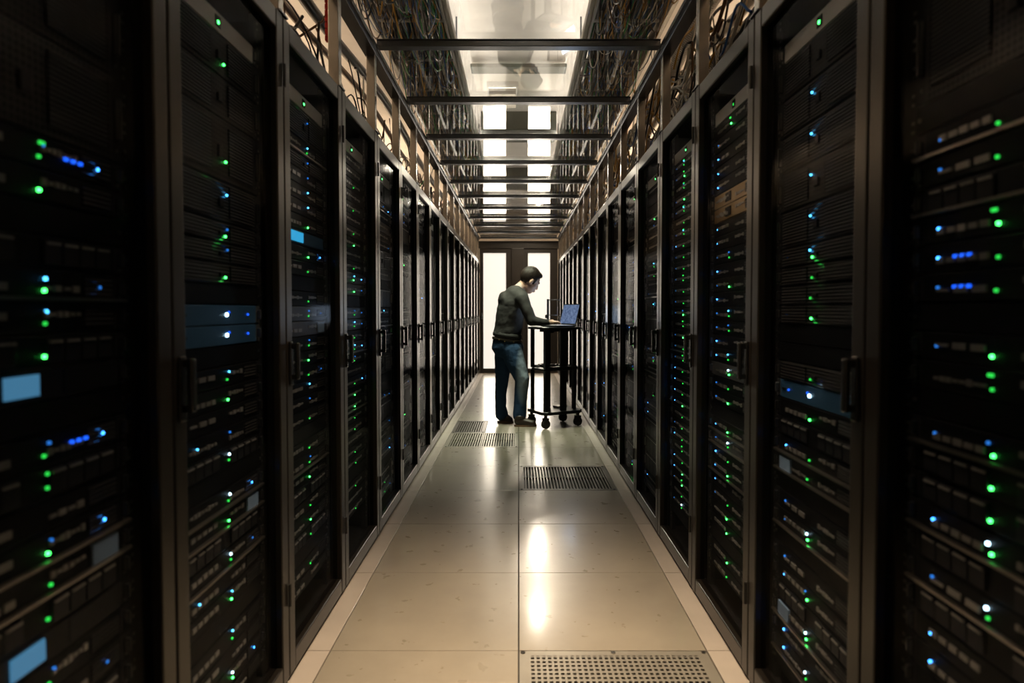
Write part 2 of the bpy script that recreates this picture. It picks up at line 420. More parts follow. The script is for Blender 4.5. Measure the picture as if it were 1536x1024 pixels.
# ------------------------------------------------------------------ cabinets
HW = PITCH / 2 - 0.003
def build_cabinet():
    t = thing('server_rack', '', 'server rack')
    # carcass, open at the front (local -Y is the front, plane y = 0 is the face of the equipment)
    bm = bmesh.new()
    box(bm, -HW, -HW + 0.02, 0.0, 0.95, 0.0, TOP); box(bm, HW - 0.02, HW, 0.0, 0.95, 0.0, TOP)
    box(bm, -HW + 0.02, HW - 0.02, 0.0, 0.95, TOP - 0.03, TOP); box(bm, -HW + 0.02, HW - 0.02, 0.0, 0.95, 0.0, 0.06)
    box(bm, -HW + 0.02, HW - 0.02, 0.93, 0.95, 0.06, TOP - 0.03)
    obj('cabinet', mesh('rack_cabinet', bm, 'black'), t)
    for s in (-1, 1):
        bm = bmesh.new(); xa, xb = sorted((s * 0.2535, s * 0.302))
        box(bm, xa, xb, 0.012, 0.03, 0.06, TOP - 0.03)
        for k in range(36):
            z = 0.125 + k * 0.055
            for dz in (0.0, 0.018): box(bm, s * 0.270 - 0.004, s * 0.270 + 0.004, 0.0105, 0.0125, z + dz, z + dz + 0.006, mi=1)
        obj('mounting_rail', mesh('mounting_rail', bm, ['rail', 'stud']), t)
    fr = bmesh.new(); w, y0, y1 = 0.052, -0.046, -0.0035
    box(fr, -HW, -HW + w, y0, y1, 0.012, TOP, bev=0.004); box(fr, HW - w, HW, y0, y1, 0.012, TOP, bev=0.004)
    box(fr, -HW + w, HW - w, y0 + 0.001, y1, TOP - 0.06, TOP - 0.001, bev=0.004); box(fr, -HW + w, HW - w, y0 + 0.001, y1, 0.013, 0.075, bev=0.004)
    d = obj('door', mesh('rack_door', fr, 'frame'), t)
    obj('door_glass', bx('door_glass', 'doorglass', -HW + w, HW - w, -0.026, -0.023, 0.075, TOP - 0.06), d)
    for z in (0.25, 1.9):
        bm = bmesh.new(); cyl(bm, (HW - 0.006, -0.052, z), (HW - 0.006, -0.052, z + 0.07), 0.005)
        obj('hinge', mesh('door_hinge', bm, 'black'), d)
    return t

def handle_for(side):
    # swing handle on the near stile; near is local -X on the left row and +X on the right row
    s = -1 if side < 0 else 1
    bm = bmesh.new(); x = s * (HW - 0.026)
    box(bm, x - 0.013, x + 0.013, -0.054, -0.0465, 0.955, 1.10, bev=0.004)
    hd = mesh('rack_handle', bm, 'handle')
    bm = bmesh.new()
    box(bm, x - 0.010, x + 0.010, -0.078, -0.064, 0.975, 1.095, bev=0.005)
    box(bm, x - 0.008, x + 0.008, -0.065, -0.053, 1.075, 1.092); box(bm, x - 0.008, x + 0.008, -0.065, -0.053, 0.978, 0.992)
    return hd, mesh('handle_lever', bm, 'handle')

U = 0.055
CACHE = {}
def part_mesh(key, fn):
    if key not in CACHE: CACHE[key] = fn()
    return CACHE[key]

def led(x, z, mat, wx=0.006, hz=0.006):
    key = ('led', round(x, 3), round(z, 4), mat, wx, hz)
    def mk():
        bm = bmesh.new(); box(bm, x - wx / 2, x + wx / 2, -0.004, 0.002, z - hz / 2, z + hz / 2, bev=min(wx, hz) * 0.3)
        return mesh('lamp_' + mat, bm, mat)
    return part_mesh(key, mk)

def unit_chassis(hh, mat, kind):
    def mk():
        bm = bmesh.new(); box(bm, -0.22, 0.22, 0.0, 0.55, 0.001, hh - 0.002, bev=0.002)
        return mesh('unit_' + kind, bm, mat)
    return part_mesh(('ch', round(hh, 3), mat), mk)

def ear(s, hh, mat):
    def mk():
        bm = bmesh.new(); xa, xb = sorted((s * 0.2205, s * 0.250))
        box(bm, xa, xb, 0.002, 0.010, 0.002, hh - 0.003)
        xm = s * 0.234
        box(bm, xm - 0.004, xm + 0.004, -0.010, 0.002, hh * 0.25, hh * 0.75, mi=1 if hh > 0.06 or mat == 'bay' else 0, bev=0.002)
        box(bm, xm - 0.003, xm + 0.003, -0.0, 0.002, hh * 0.12, hh * 0.12 + 0.006, mi=1)
        return mesh('ear', bm, [mat, 'stud'])
    return part_mesh(('ear', s, round(hh, 3), mat), mk)

def bays(hh, n, x0, x1, rows):
    out = []
    for r in range(rows):
        for k in range(n):
            w = (x1 - x0) / n; xa = x0 + k * w + 0.002; xb = xa + w - 0.004
            za = 0.006 + r * (hh - 0.012) / rows + 0.001; zb = za + (hh - 0.012) / rows - 0.003
            def mk(xa=xa, xb=xb, za=za, zb=zb):
                bm = bmesh.new(); box(bm, xa, xb, -0.005, 0.001, za, zb, bev=0.0012)
                box(bm, xa + 0.004, xb - 0.004, -0.008, -0.005, zb - 0.007, zb - 0.003, mi=1)
                return mesh('bay', bm, ['bay', 'port'])
            out.append(part_mesh(('bay', round(xa, 4), round(xb, 4), round(za, 4), round(zb, 4)), mk))
    return out

def ports(hh, x0, x1, n, z, mat='port'):
    def mk():
        bm = bmesh.new(); w = (x1 - x0) / n; rr = random.Random(n)
        for k in range(n):
            h = rr.choice((0.006, 0.01, 0.012)); box(bm, x0 + k * w + w * 0.12, x0 + (k + 1) * w - w * 0.15, -0.003, 0.001, z - h / 2, z + h / 2)
        return mesh('ports', bm, mat)
    return part_mesh(('ports', round(x0, 3), round(x1, 3), n, round(z, 3), mat), mk)

def slab(key, name, mat, *dims, bev=0.0):
    return part_mesh((key, name, mat) + tuple(round(v, 4) for v in dims), lambda: bx(name, mat, *dims, bev=bev))

KIND = {   # token: (object name, category, chassis material, description)
    'S': ('rack_server', 'server', 'chassis'),
    'M': ('mesh_front_server', 'server', 'mesh'),
    'R': ('ribbed_front_server', 'server', 'rib'),
    'D': ('disk_array', 'disk array', 'bezel'),
    'B': ('blue_front_switch', 'network switch', 'blueface'),
    'L': ('display_console', 'console', 'bezel'),
    'G': ('bronze_front_server', 'server', 'bronze'),
    'P': ('blanking_panel', 'panel', 'chassis'),
    'T': ('power_controller', 'controller', 'greyface'),
    'V': ('grey_front_server', 'server', 'silver'),
}
GROUP = {'S': 'black one-unit servers in the cabinets', 'M': 'mesh fronted servers in the cabinets', 'R': 'ribbed servers in the cabinets',
         'D': 'disk arrays in the cabinets', 'B': 'blue fronted switches in the cabinets', 'L': 'display consoles in the cabinets',
         'G': 'bronze fronted servers in the cabinets', 'P': 'blank panels in the cabinets', 'T': 'grey controllers at the cabinet tops',
         'V': 'grey fronted servers in the cabinets'}

def describe(k, o):
    g, b = 'g' in o, any(c in o for c in 'cfnw')
    lamps = 'green and blue lamps' if g and b else 'green lamps' if g else 'blue lamps' if b else None
    if k == 'S':
        if 't' in o: return 'black server with blue-grey tag'
        if 'l' in o: return 'pale-edged server with ' + lamps if lamps else 'pale-edged dark server'
        return 'black server with ' + lamps if lamps else 'unlit black server'
    if k == 'M': return 'tall mesh-fronted server' + (' with lamp' if lamps else '')
    if k == 'R': return 'dark ribbed server' + (' with lamp' if lamps else '')
    if k == 'D': return 'disk array' + (' with ' + lamps if lamps else ' of grey drives')
    if k == 'B': return 'blue-fronted switch with white-blue lamp'
    if k == 'L': return 'console with glowing blue display'
    if k == 'G': return 'bronze-fronted server'
    if k == 'P': return 'plain black blanking panel'
    if k == 'T': return 'grey top unit with green lamp'
    return 'grey-fronted server' + (' with lamps' if lamps else '')

count_kind = {}
def add_unit(k, u, o, side, x, y, z, rz, detail, where, rnd):
    name, cat, mat = KIND[k]
    hh = u * U
    far = -side                       # sign of local x that lies away from the camera
    t = thing(name, describe(k, o) + where, cat, (x, y, z), rz, GROUP[k])
    if k == 'P' and detail < 2:
        obj('panel_face', slab('pf', 'panel_face', mat, -0.25, 0.25, 0.002, 0.010, 0.002, hh - 0.002), t); return t
    if k == 'P':
        obj('panel_face', slab('pf', 'panel_face', mat, -0.25, 0.25, 0.002, 0.010, 0.002, hh - 0.002), t)
        for s in (-1, 1): obj('screw', slab('ps', 'panel_screw', 'stud', s * 0.238 - 0.004, s * 0.238 + 0.004, -0.001, 0.003, hh / 2 - 0.004, hh / 2 + 0.004), t)
        return t
    obj('chassis', unit_chassis(hh, mat, name), t)
    if detail >= 1:
        for s in (-1, 1): obj('mounting_ear', ear(s, hh, 'bay' if k not in 'VB' else 'silver'), t)
    L = lambda lx, lz, m, wx=0.006, hz=0.006: obj('lamp', led(lx, lz, m, wx, hz), t)
    big = 0.0060
    if k in 'SVGD':
        if detail >= 2:
            if k == 'D' or 'd' in o:
                n = 4 if u == 1 else 5
                xs = (0.03, 0.20)
                for me in bays(hh, n, xs[0], xs[1], 1 if u == 1 else 2): obj('drive_bay', me, t)
                for me in bays(hh, n, -xs[1], -xs[0], 1 if u == 1 else 2): obj('drive_bay', me, t)
            else:
                obj('port_row', ports(hh, 0.03, 0.12, rnd.choice((4, 6, 7)), hh * rnd.choice((0.4, 0.6))), t)
                obj('port_row', ports(hh, -0.18, -0.04, rnd.choice((5, 8, 3)), hh * rnd.choice((0.4, 0.55))), t)
                obj('vent_plate', slab('vp', 'vent_plate', 'rib', 0.13, 0.21, -0.002, 0.001, hh * 0.2, hh * 0.8), t)
        elif detail == 1:
            if k == 'D' or 'd' in o:
                for me in bays(hh, 4, -0.19, 0.19, 1): obj('drive_bay', me, t)
            else: obj('port_row', ports(hh, -0.17, 0.15, 9, hh * 0.5), t)
    if k in 'MR' and detail >= 1:
        obj('latch', slab('lt', 'latch', 'bay', -0.012, 0.012, -0.006, 0.001, hh * 0.35, hh * 0.55, bev=0.002), t)
        obj('grille_panel', slab('gp', 'grille_panel', 'rib', 0.05, 0.20, -0.004, 0.001, hh * 0.12, hh * 0.88), t)
        obj('grille_panel', slab('gp', 'grille_panel', 'rib', -0.20, -0.05, -0.004, 0.001, hh * 0.12, hh * 0.88), t)
    if k == 'B':
        L(far * 0.028, hh * 0.5, 'white', 0.012, 0.010); L(far * 0.040, hh * 0.62, 'deep', 0.006, 0.006); L(far * 0.16, hh * 0.5, 'deep', 0.006, 0.006)
        if detail >= 2: obj('port_row', ports(hh, -0.205, -0.18, 2, hh * 0.5, 'bay'), t)
    if k == 'L':
        xa = far * (-0.145 if 'x' in o else -0.055)
        a, b = sorted((xa, xa + far * (0.12 if 'x' in o else 0.07))); m = 'lcdbright' if 'x' in o else 'lcd'
        obj('display', slab('dp', 'display', m, a, b, -0.004, 0.001, hh * 0.18, hh * 0.82), t)
        obj('front_plate', slab('fp', 'front_plate', 'blueface' if 'x' in o else 'bezel', *sorted((xa + far * 0.13, far * 0.21)), -0.002, 0.001, hh * 0.12, hh * 0.88), t)
    if k == 'T':
        obj('socket', slab('sk', 'socket', 'pit', -0.014, 0.014, -0.002, 0.001, hh * 0.25, hh * 0.75), t)
        L(0.0, hh * 0.45, 'green' if 'g' in o else 'greendim', 0.010, 0.010)
    if k == 'G':
        obj('round_fan', slab('rf', 'dark_port_block', 'pit', far * 0.05 - 0.03, far * 0.05 + 0.03, -0.003, 0.001, hh * 0.2, hh * 0.8), t)
        obj('port_row', ports(hh, -0.2, -0.06, 3, hh * 0.5), t)
    if 'l' in o: obj('edge_strip', slab('es', 'edge_strip', 'lip', -0.245, 0.245, -0.010, -0.001, 0.001, 0.007), t)
    if 't' in o: obj('tag_plate', slab('tp', 'tag_plate', 'tag', far * 0.17 - 0.036, far * 0.17 + 0.036, -0.006, 0.0, hh * 0.15, hh * 0.85), t)
    if k not in 'BT':
        j = rnd.uniform(-0.006, 0.006)
        pk = lambda a, b: a if rnd.random() < (0.5 if detail >= 2 else 0.3) else b
        if 'g' in o: L(far * 0.028 + round(j, 3), hh * 0.32, pk('green', 'greendim'), big, big)
        if 'h' in o: L(far * 0.034, hh * 0.75, 'greendim', 0.012, 0.006)
        if 'c' in o: L(far * 0.036, hh * 0.68, pk('cyan', 'bluedim'), big * 0.9, big * 0.9)
        if 'w' in o: L(far * 0.032, hh * 0.60, 'white', big, big)
        if 'f' in o:
            L(far * 0.172, hh * 0.5, pk('blue', 'bluedim'), big * 0.9, big * 0.9)
            if detail >= 2 and 'r' in o:
                for q in range(3): L(far * (0.09 + 0.018 * q), hh * 0.5, 'deep', 0.009, 0.006)
        if 'n' in o: L(-far * 0.14, hh * 0.5, pk('cyan', 'bluedim'), big * 0.8, big * 0.8)
    return t

# what stands in each cabinet, from the top down; unlisted ones are dealt from a seeded draw
SPEC = {
 (-1, 0): 'M3 M3 M3 Sghcfr Sg P Sd Sgcfl Sgc Sgd L P Sgcfnr Sghd S Sgcfl Sgtl Sgcd L Sgc Sf Sfd P Sgc Sd Sg P S P'.split(),
 (1, 0): 'R2 Sghl M4 P Sgfl Sgf Dl1 Sghf Sgfr Sgfr P Sgf Sgh P Sgcfl Sgcd Sgd Sgwfl Sd Sgwfl Sd Sf Sf Sgf P S P P'.split(),
 (-1, 1): 'Tg Mg2 M2 Mg3 Rc2 Rgc1 Rc1 Rg1 P B B P Sgc Sg S Scn Sgwd P Sgwfl Sgtl Scd Sgwfl Sn Sgc P Sgc Sn Sgwnf S P S P'.split(),
 (1, 1): 'Tg M2 Rc2 Rc2 Mc2 Rc2 Rgcf1 Rg1 Rg1 Rgf1 P P Rg1 Bw Sg Sd Sgfl Sgtfl P Sf Sgwfl P Sf Sgcf Sd Sgwtl Sf Sgwfl P Sg Sf Sg P P'.split(),
 (-1, 2): 'Tg Rc2 Sgcl Rc1 Sc Sc Sc Sg Lx Sgf Sg P Sg Vgcf Vt Sgc Sg Sgf Sc Sc Sg P Sg Sgcl Sg Sd Sg Sg Sgd P Sg S'.split(),
 (1, 2): 'T Sgh Sf Sf Sf Sf G G Sf Sf Sgcf Sf Sgf Sf Sgcf Sgcf Sf Sgcf Vgw Sgf Sgf P Sgfl Vgfwl Sgf Sgfl Sf Sgf Sg Sg P Sg Sg'.split(),
 (-1, 3): 'Tg S S Sg S Sg S Sg Sg S Sg Vgcf Vgf P Vgcf Vgcf Sg Vgcfl Sgc S Sgf Sg Sgl Sg Sg S Sg Sg P Sg S Sg'.split(),
 (1, 3): 'Tg Sghcf Sghf Sghc Sgf Sghcf Sg Sghcf Sgf Sgf Sgf Sghf Sgf Sgf Sgcf Sgh Sgf Sgfl Sghf Sgf Sgf Sgf Sgf Sg Sgf Sgf Sgh Sgf Sgf Sghf Sg Sgwf P'.split(),
}
def parse(tok):
    k = tok[0]; o = ''.join(c for c in tok[1:] if c.isalpha()); u = ''.join(c for c in tok[1:] if c.isdigit())
    return k, int(u) if u else 1, o
def draw(rnd, side, i):
    toks = ['T' + rnd.choice(('g', ''))]; left = 33
    while left > 0:
        if i >= 11: k, u = rnd.choice((('S', 2), ('D', 3), ('S', 1), ('P', 2), ('S', 2)))
        elif i >= 6: k, u = rnd.choice((('S', 1), ('D', 2), ('V', 1), ('P', 2), ('S', 1), ('D', 2), ('R', 3)))
        else: k, u = rnd.choice((('S', 1), ('S', 1), ('S', 1), ('D', 2), ('V', 1), ('P', 1), ('R', 2)))
        u = min(u, left); left -= u
        o = ''
        if k != 'P':
            pg, pf = (0.16, 0.12) if side < 0 else (0.28, 0.5)
            if rnd.random() < pg: o += 'g'
            if rnd.random() < pf: o += rnd.choice(('f', 'n', 'f'))
            if rnd.random() < 0.2: o += 'c'
            if rnd.random() < 0.15 and k == 'S': o += 'l'
        toks.append(k + o + str(u))
    return toks

BASE = build_cabinet()
HAND = {s: handle_for(s) for s in (-1, 1)}
for side in (-1, 1):
    row = 'left' if side < 0 else 'right'
    for i in range(NR):
        yc = Y0 + (i + 0.5) * PITCH
        x = side * (XR + 0.046)
        rz = PI / 2 if side < 0 else -PI / 2
        r = copy_tree(BASE)
        r.location = (x, yc, 0); r.rotation_euler = (0, 0, rz)
        pos = '%s from the camera' % ordn(i + 1) if i < NR - 1 else 'beside the end doors'
        tag(r, 'black glass-doored server cabinet in the %s row, %s' % (row, pos), 'server rack', 'server cabinets along the aisle')
        d = next(c for c in r.children if c.name.startswith('door'))
        hb, lv = HAND[side]
        obj('handle_plate', hb, d); obj('handle_lever', lv, d)
        rnd = random.Random(100 * (side + 2) + i)
        toks = SPEC.get((side, i)) or draw(rnd, side, i)
        z = 1.985
        detail = 2 if i < 3 else 1 if i < 7 else 0
        for q, tok in enumerate(toks):
            k, u, o = parse(tok)
            if z - u * U < 0.07: break
            z -= u * U
            where = ', %s from top, %s %s cabinet' % (ordn(q + 1), ordn(i + 1), row)
            add_unit(k, u, o, side, x + side * 0.004, yc, z, rz, detail, where, rnd)
            count_kind[k] = count_kind.get(k, 0) + 1
for o_ in list(BASE.children_recursive) + [BASE]: bpy.data.objects.remove(o_)

# ------------------------------------------------------------------ aisle roof: posts, rails, bars, panels
post = bmesh.new(); box(post, -0.022, 0.022, -0.022, 0.022, 0.0, RZ - 0.03 - TOP, bev=0.003)
post_me = mesh('roof_post', post, 'alu')
bm = bmesh.new(); box(bm, -0.033, 0.033, -0.033, 0.033, 0.0, 0.006); foot_me = mesh('post_foot', bm, 'steel')
for side in (-1, 1):
    row = 'left' if side < 0 else 'right'
    for i in range(1, NR + 1):
        y = Y0 + i * PITCH - (0.03 if i == NR else 0.0)
        t = thing('roof_post', 'short bare metal post on the %s cabinets, %s from the camera' % (row, ordn(i)), 'post', (side * (XR + 0.028), y, TOP + 0.001), group='posts carrying the aisle roof')
        obj('upright', post_me, t); obj('foot_plate', foot_me, t)
    bm = bmesh.new(); xa, xb = sorted((side * (XR - 0.005), side * (XR + 0.06)))
    box(bm, xa, xb, 0.3, YE - 0.025, RZ - 0.029, RZ + 0.03, bev=0.003)
    box(bm, *sorted((side * (XR - 0.02), side * (XR - 0.005))), 0.3, YE - 0.025, RZ - 0.02, RZ - 0.005)
    tag(obj('roof_rail', mesh('roof_rail', bm, 'steel')), 'long steel rail along the top of the posts on the %s' % row, 'rail', 'roof rails of the aisle')
bars = [2.41 + 0.86 * k for k in range(12)]
bm = bmesh.new()
box(bm, -XR + 0.022, XR - 0.022, -0.028, 0.028, -0.017, 0.017, bev=0.003)
box(bm, -XR + 0.022, XR - 0.022, -0.036, 0.036, 0.013, 0.0165)
bar_me = mesh('roof_bar', bm, 'steel')
for k, y in enumerate(bars):
    yb = min(y, YE - 0.10)
    tag(obj('roof_crossbar', bar_me, None, (0, yb, RZ)), 'dark steel bar across the aisle roof, %s from the camera' % ordn(k + 1), 'crossbar', 'crossbars of the aisle roof')
edges = [0.35] + bars + [YE - 0.03]
for k, (a, b) in enumerate(zip(edges, edges[1:])):
    if b - a < 0.15: continue
    o = obj('roof_panel', bx('roof_panel', 'roofglass', -XR + 0.03, XR - 0.03, a + 0.003, b - 0.003, RZ + 0.019, RZ + 0.024))
    tag(o, 'clear glossy panel of the aisle roof, %s from the camera' % ordn(k + 1), 'roof panel', 'clear panels of the aisle roof')

# ------------------------------------------------------------------ cables above the cabinets
CM = ['cblack', 'cblack', 'cblack', 'cblue', 'cyellow', 'cwhite', 'cgrey', 'cbrown', 'cblue', 'cgreen']
CN = {'cblack': 'black', 'cblue': 'blue', 'cyellow': 'yellow', 'cwhite': 'white', 'cgrey': 'grey', 'cbrown': 'brown', 'cgreen': 'green'}
TRZ = 2.93
STRIP = 6  # power of the lamps added along the trays to light the ceiling
for side in (-1, 1):
    row = 'left' if side < 0 else 'right'
    # ladder tray over the aisle edge
    t = thing('cable_tray', 'long ladder tray of cables hung above the %s edge of the aisle roof' % row, 'cable tray', (0, 0, 0), group='overhead cable trays')
    for nm, xr in (('side_rail', 0.44), ('side_rail', 0.86)):
        xa, xb = sorted((side * xr, side * (xr + 0.012))); obj(nm, bx('tray_side_rail', 'tray', xa, xb, 1.0, 13.5, TRZ, TRZ + 0.09), t)
    bm = bmesh.new(); y = 1.15
    while y < 13.4: box(bm, *sorted((side * 0.4525, side * 0.8595)), y, y + 0.025, TRZ + 0.004, TRZ + 0.014); y += 0.30
    obj('rungs', mesh('tray_rungs', bm, 'tray'), t)
    for y in (2.0, 4.6, 7.2, 9.8, 12.4):
        for xr in (0.446, 0.866):
            bm = bmesh.new(); cyl(bm, (side * xr, y, TRZ + 0.09), (side * xr, y, CZ - 0.0005), 0.006, 8); obj('hanger_rod', mesh('hanger_rod', bm, 'steel'), t)
    t = thing('added_strip_light', 'added pale fill light strip along the inner edge of the %s overhead tray' % row, 'strip light', (side * 0.425, 0, TRZ), group='added fill strips on the trays')  # fixture added to brighten the room ceiling between the trays
    obj('housing', bx('fill_strip_housing', 'fixture', -0.013, 0.013, 3.2, 13.3, 0.03, 0.085, bev=0.003), t)
    obj('diffuser', bx('fill_strip_diffuser', 'lampface', -0.010, 0.010, 3.22, 13.28, 0.0855, 0.089), t)
    for q in range(5):
        obj('hanger_bracket', bx('hanger_bracket', 'steel', *sorted((side * 0.0135, side * 0.0148)), 3.5 + q * 2.3, 3.54 + q * 2.3, 0.02, 0.085), t)
    for q in range(4):
        Lt = bpy.data.lights.new('strip_fill', 'AREA'); Lt.shape = 'RECTANGLE'; Lt.size = 0.02; Lt.size_y = 2.4; Lt.energy = STRIP; Lt.color = (1.0, 0.93, 0.86)
        lo_ = obj('strip_fill', Lt, None, (side * 0.425, 4.45 + 2.5 * q, TRZ + 0.092)); lo_.rotation_euler = (PI, 0, 0)
    # bed of cables lying in the tray: nobody could count it
    rnd = random.Random(31 + side)
    mats = list(CN); bm = bmesh.new()
    for k in range(120):
        m = rnd.choice(CM); r = rnd.uniform(0.004, 0.009)
        x0 = rnd.uniform(0.47, 0.84); z0 = TRZ + 0.037 + rnd.uniform(0, 0.10); ph = rnd.uniform(0, 6); am = rnd.uniform(0.0, 0.05)
        pts = []; y = 1.0
        while y < 13.5:
            xx = min(0.845, max(0.47, x0 + am * math.sin(y * 1.7 + ph) + 0.02 * math.sin(y * 5 + 2 * ph)))
            pts.append((side * xx, y, z0 + 0.012 * math.sin(y * 3 + ph))); y += 0.3
        tube(bm, pts, r, 5, mats.index(m))
    tag(obj('cable_bed', mesh('cable_bed', bm, mats)), 'packed bed of mixed cables lying in the %s overhead tray' % row, 'cables', kind='stuff')
    # slack cables sagging below the tray
    bm = bmesh.new()
    for k in range(420):
        m = rnd.choice(CM); r = rnd.uniform(0.0025, 0.005)
        y0 = rnd.uniform(1.6, 11.5); ln = rnd.uniform(0.15, 0.9); x0 = rnd.uniform(0.47, 0.84); x1 = min(0.86, max(0.47, x0 + rnd.uniform(-0.15, 0.15)))
        sag = rnd.uniform(0.04, 0.26)
        pts = [(side * (x0 + (x1 - x0) * q / 8), y0 + ln * q / 8, TRZ - 0.009 - sag * (1 - (q / 4 - 1) ** 2) + rnd.uniform(-0.003, 0.003)) for q in range(9)]
        tube(bm, pts, r, 4, mats.index(m))
    tag(obj('hanging_cable_tangle', mesh('cable_tangle', bm, mats)), 'tangle of thin slack cables sagging under the %s overhead tray' % row, 'cables', kind='stuff')
    bm = bmesh.new()
    for k in range(330 if side > 0 else 110):
        m = rnd.choice(['cyellow', 'cwhite', 'cblack', 'cblue', 'cbrown', 'cgrey', 'cwhite', 'cyellow'] if side > 0 else ['cblack', 'cblack', 'cbrown', 'cgrey'])
        r = rnd.uniform(0.003, 0.009 if side > 0 else 0.006); y0 = rnd.uniform(1.2, 10.8); ln = rnd.uniform(0.2, 0.9)
        xa = rnd.uniform(0.82, 0.93); xb = rnd.uniform(0.83, 0.93); za = rnd.uniform(2.18, 2.72 if side > 0 else 2.42); zb = rnd.uniform(2.16, 2.55 if side > 0 else 2.3)
        am = rnd.uniform(0.02, 0.10); ph = rnd.uniform(0, 6)
        pts = [(side * (xa + (xb - xa) * q / 12), y0 + ln * q / 12, max(TOP + 0.008, za + (zb - za) * q / 12 + am * math.sin(q * 0.5 + ph))) for q in range(13)]
        tube(bm, pts, r, 5, mats.index(m))
    tag(obj('cable_drape', mesh('cable_drape', bm, mats)), 'mass of thin cables draped behind the roof posts on the %s' % row, 'cables', kind='stuff')
    # cables dropping and looping over the cabinet tops
    placed = []
    def clear(pts, r):
        fine = []
        for a, b in zip(pts, pts[1:]):
            a, b = Vector(a), Vector(b)
            for q in range(4): fine.append(a.lerp(b, q / 4))
        for pl, pr in placed:
            for u in pl:
                for v in fine:
                    if abs(u.y - v.y) < 0.1 and (u - v).length < r + pr + 0.012: return False
        placed.append((fine, r)); return True
    runs = []
    specs = [('cblack', 1.10, 2.86, 0.032), ('cbrown', 1.28, 2.92, 0.022), ('cblack', 1.34, 2.30, 0.026)] if side < 0 else \
            [('hose', 1.00, 2.76, 0.052), ('hose', 1.16, 2.62, 0.050), ('cblue', 1.06, 2.50, 0.020), ('cyellow', 1.02, 2.36, 0.020), ('cbrown', 1.24, 2.44, 0.028), ('cwhite', 1.22, 2.86, 0.034), ('cblack', 1.36, 2.42, 0.03)]
    for m, xx, zz, r in specs:
        ph = rnd.uniform(0, 6); pts = []; y = 0.6
        while y < 11.6: pts.append((side * (xx + 0.03 * math.sin(y * 1.3 + ph)), y, zz + 0.02 * math.sin(y * 2.1 + ph))); y += 0.14
        runs.append((m, xx, zz, r, pts)); placed.append(([Vector(p) for p in pts], r + 0.03))
    n_loose = 0
    for k in range(400):
        if n_loose >= 44: break
        m = rnd.choice(CM if side > 0 else ['cblack', 'cblack', 'cbrown', 'cwhite', 'cblack', 'cgreen']); r = rnd.uniform(0.004, 0.008)
        y0 = rnd.uniform(1.5, 10.5); ln = rnd.uniform(0.25, 0.8) * rnd.choice((-1, 1))
        xa = rnd.uniform(0.955, 1.08); xb = rnd.uniform(1.0, 1.5)
        zt = rnd.uniform(2.45, 2.85); zb = TOP + 0.012
        pts = []
        for q in range(11):
            f = q / 10; sx = xa + (xb - xa) * f
            pts.append((side * sx, y0 + ln * f, max(zb, zt + (zb - zt) * (f ** 0.6) + 0.10 * math.sin(PI * f) * rnd.uniform(0.5, 1.0))))
        if not clear(pts, r): continue
        n_loose += 1
        bm = bmesh.new(); tube(bm, pts, r, 6)
        tag(obj('loose_cable', mesh('loose_cable', bm, m)), 'loose %s cable curling over the tops of the %s cabinets' % (CN[m], row), 'cable', 'loose %s cables over the %s cabinets' % (CN[m], row))
    # heavy bundles running along the row
    for m, xx, zz, r, pts in runs:
        bm = bmesh.new(); tube(bm, pts, r, 10)
        nm = 'ribbed_hose' if m == 'hose' else ('hanging_' if zz > 2.4 else '') + 'cable_bundle'
        lb = ('grey ribbed hose along the right cabinet tops, the %s one' % ('inner upper' if xx < 1.05 else 'outer lower')) if m == 'hose' else \
            'thick %s cable bundle running %s over the %s cabinets' % (CN[m], 'high' if zz > 2.55 else 'low', row)
        tag(obj(nm, mesh(nm, bm, m)), lb, 'hose' if m == 'hose' else 'cable', 'heavy runs above the cabinets')
# red strap on a post
bm = bmesh.new()
yp = Y0 + 3 * PITCH
for k in range(7): box(bm, -XR - 0.066, -XR - 0.0515, yp - 0.012, yp + 0.012, 2.32 + k * 0.026, 2.32 + k * 0.026 + 0.022, bev=0.002)
box(bm, -XR - 0.060, -XR - 0.0515, yp - 0.006, yp + 0.006, 2.32, 2.50)
tag(obj('strap', mesh('red_strap', bm, 'redtag')), 'red strap hanging on a bare post over the left cabinets', 'strap')

# ------------------------------------------------------------------ service cart
def px(pxx, pyy, D): return Vector(((pxx - VX) * D / F, D, H - (pyy - VY) * D / F))
C1, C2, C3 = Vector((0.085, 6.63)), Vector((0.272, 6.335)), Vector((0.665, 6.545))
C4 = C1 + (C3 - C2)
ctr = (C1 + C3) / 2
ux = (C3 - C2).normalized(); uy = (C1 - C2).normalized()
ang = math.atan2(ux.y, ux.x); LX, LY = (C3 - C2).length / 2, (C1 - C2).length / 2
cart = thing('service_cart', 'black wheeled service cart with laptop on top beside the man', 'cart', (ctr.x, ctr.y, 0), ang)
def plate(z0, z1, gx=0.0, gy=0.0, c=0.05):
    bm = bmesh.new(); a, b = LX + gx, LY + gy
    poly = [(-a + c, -b), (a - c, -b), (a, -b + c), (a, b - c), (a - c, b), (-a + c, b), (-a, b - c), (-a, -b + c)]
    lo = [bm.verts.new((p[0], p[1], z0)) for p in poly]; hi = [bm.verts.new((p[0], p[1], z1)) for p in poly]
    bm.faces.new(lo[::-1]); bm.faces.new(hi)
    for k in range(8): bm.faces.new((lo[k], lo[(k + 1) % 8], hi[(k + 1) % 8], hi[k]))
    bmesh.ops.bevel(bm, geom=list(bm.edges), offset=0.003, segments=1, affect='EDGES')
    return bm
TZ = 1.027
obj('top_shelf', mesh('cart_top', plate(TZ - 0.022, TZ, 0.015, 0.02), 'cart'), cart)
bm = plate(0.585, 0.603, -0.01, -0.01)
box(bm, -LX + 0.05, LX - 0.05, -LY + 0.004, -LY + 0.012, 0.60, 0.625); box(bm, -LX + 0.05, LX - 0.05, LY - 0.012, LY - 0.004, 0.60, 0.625)
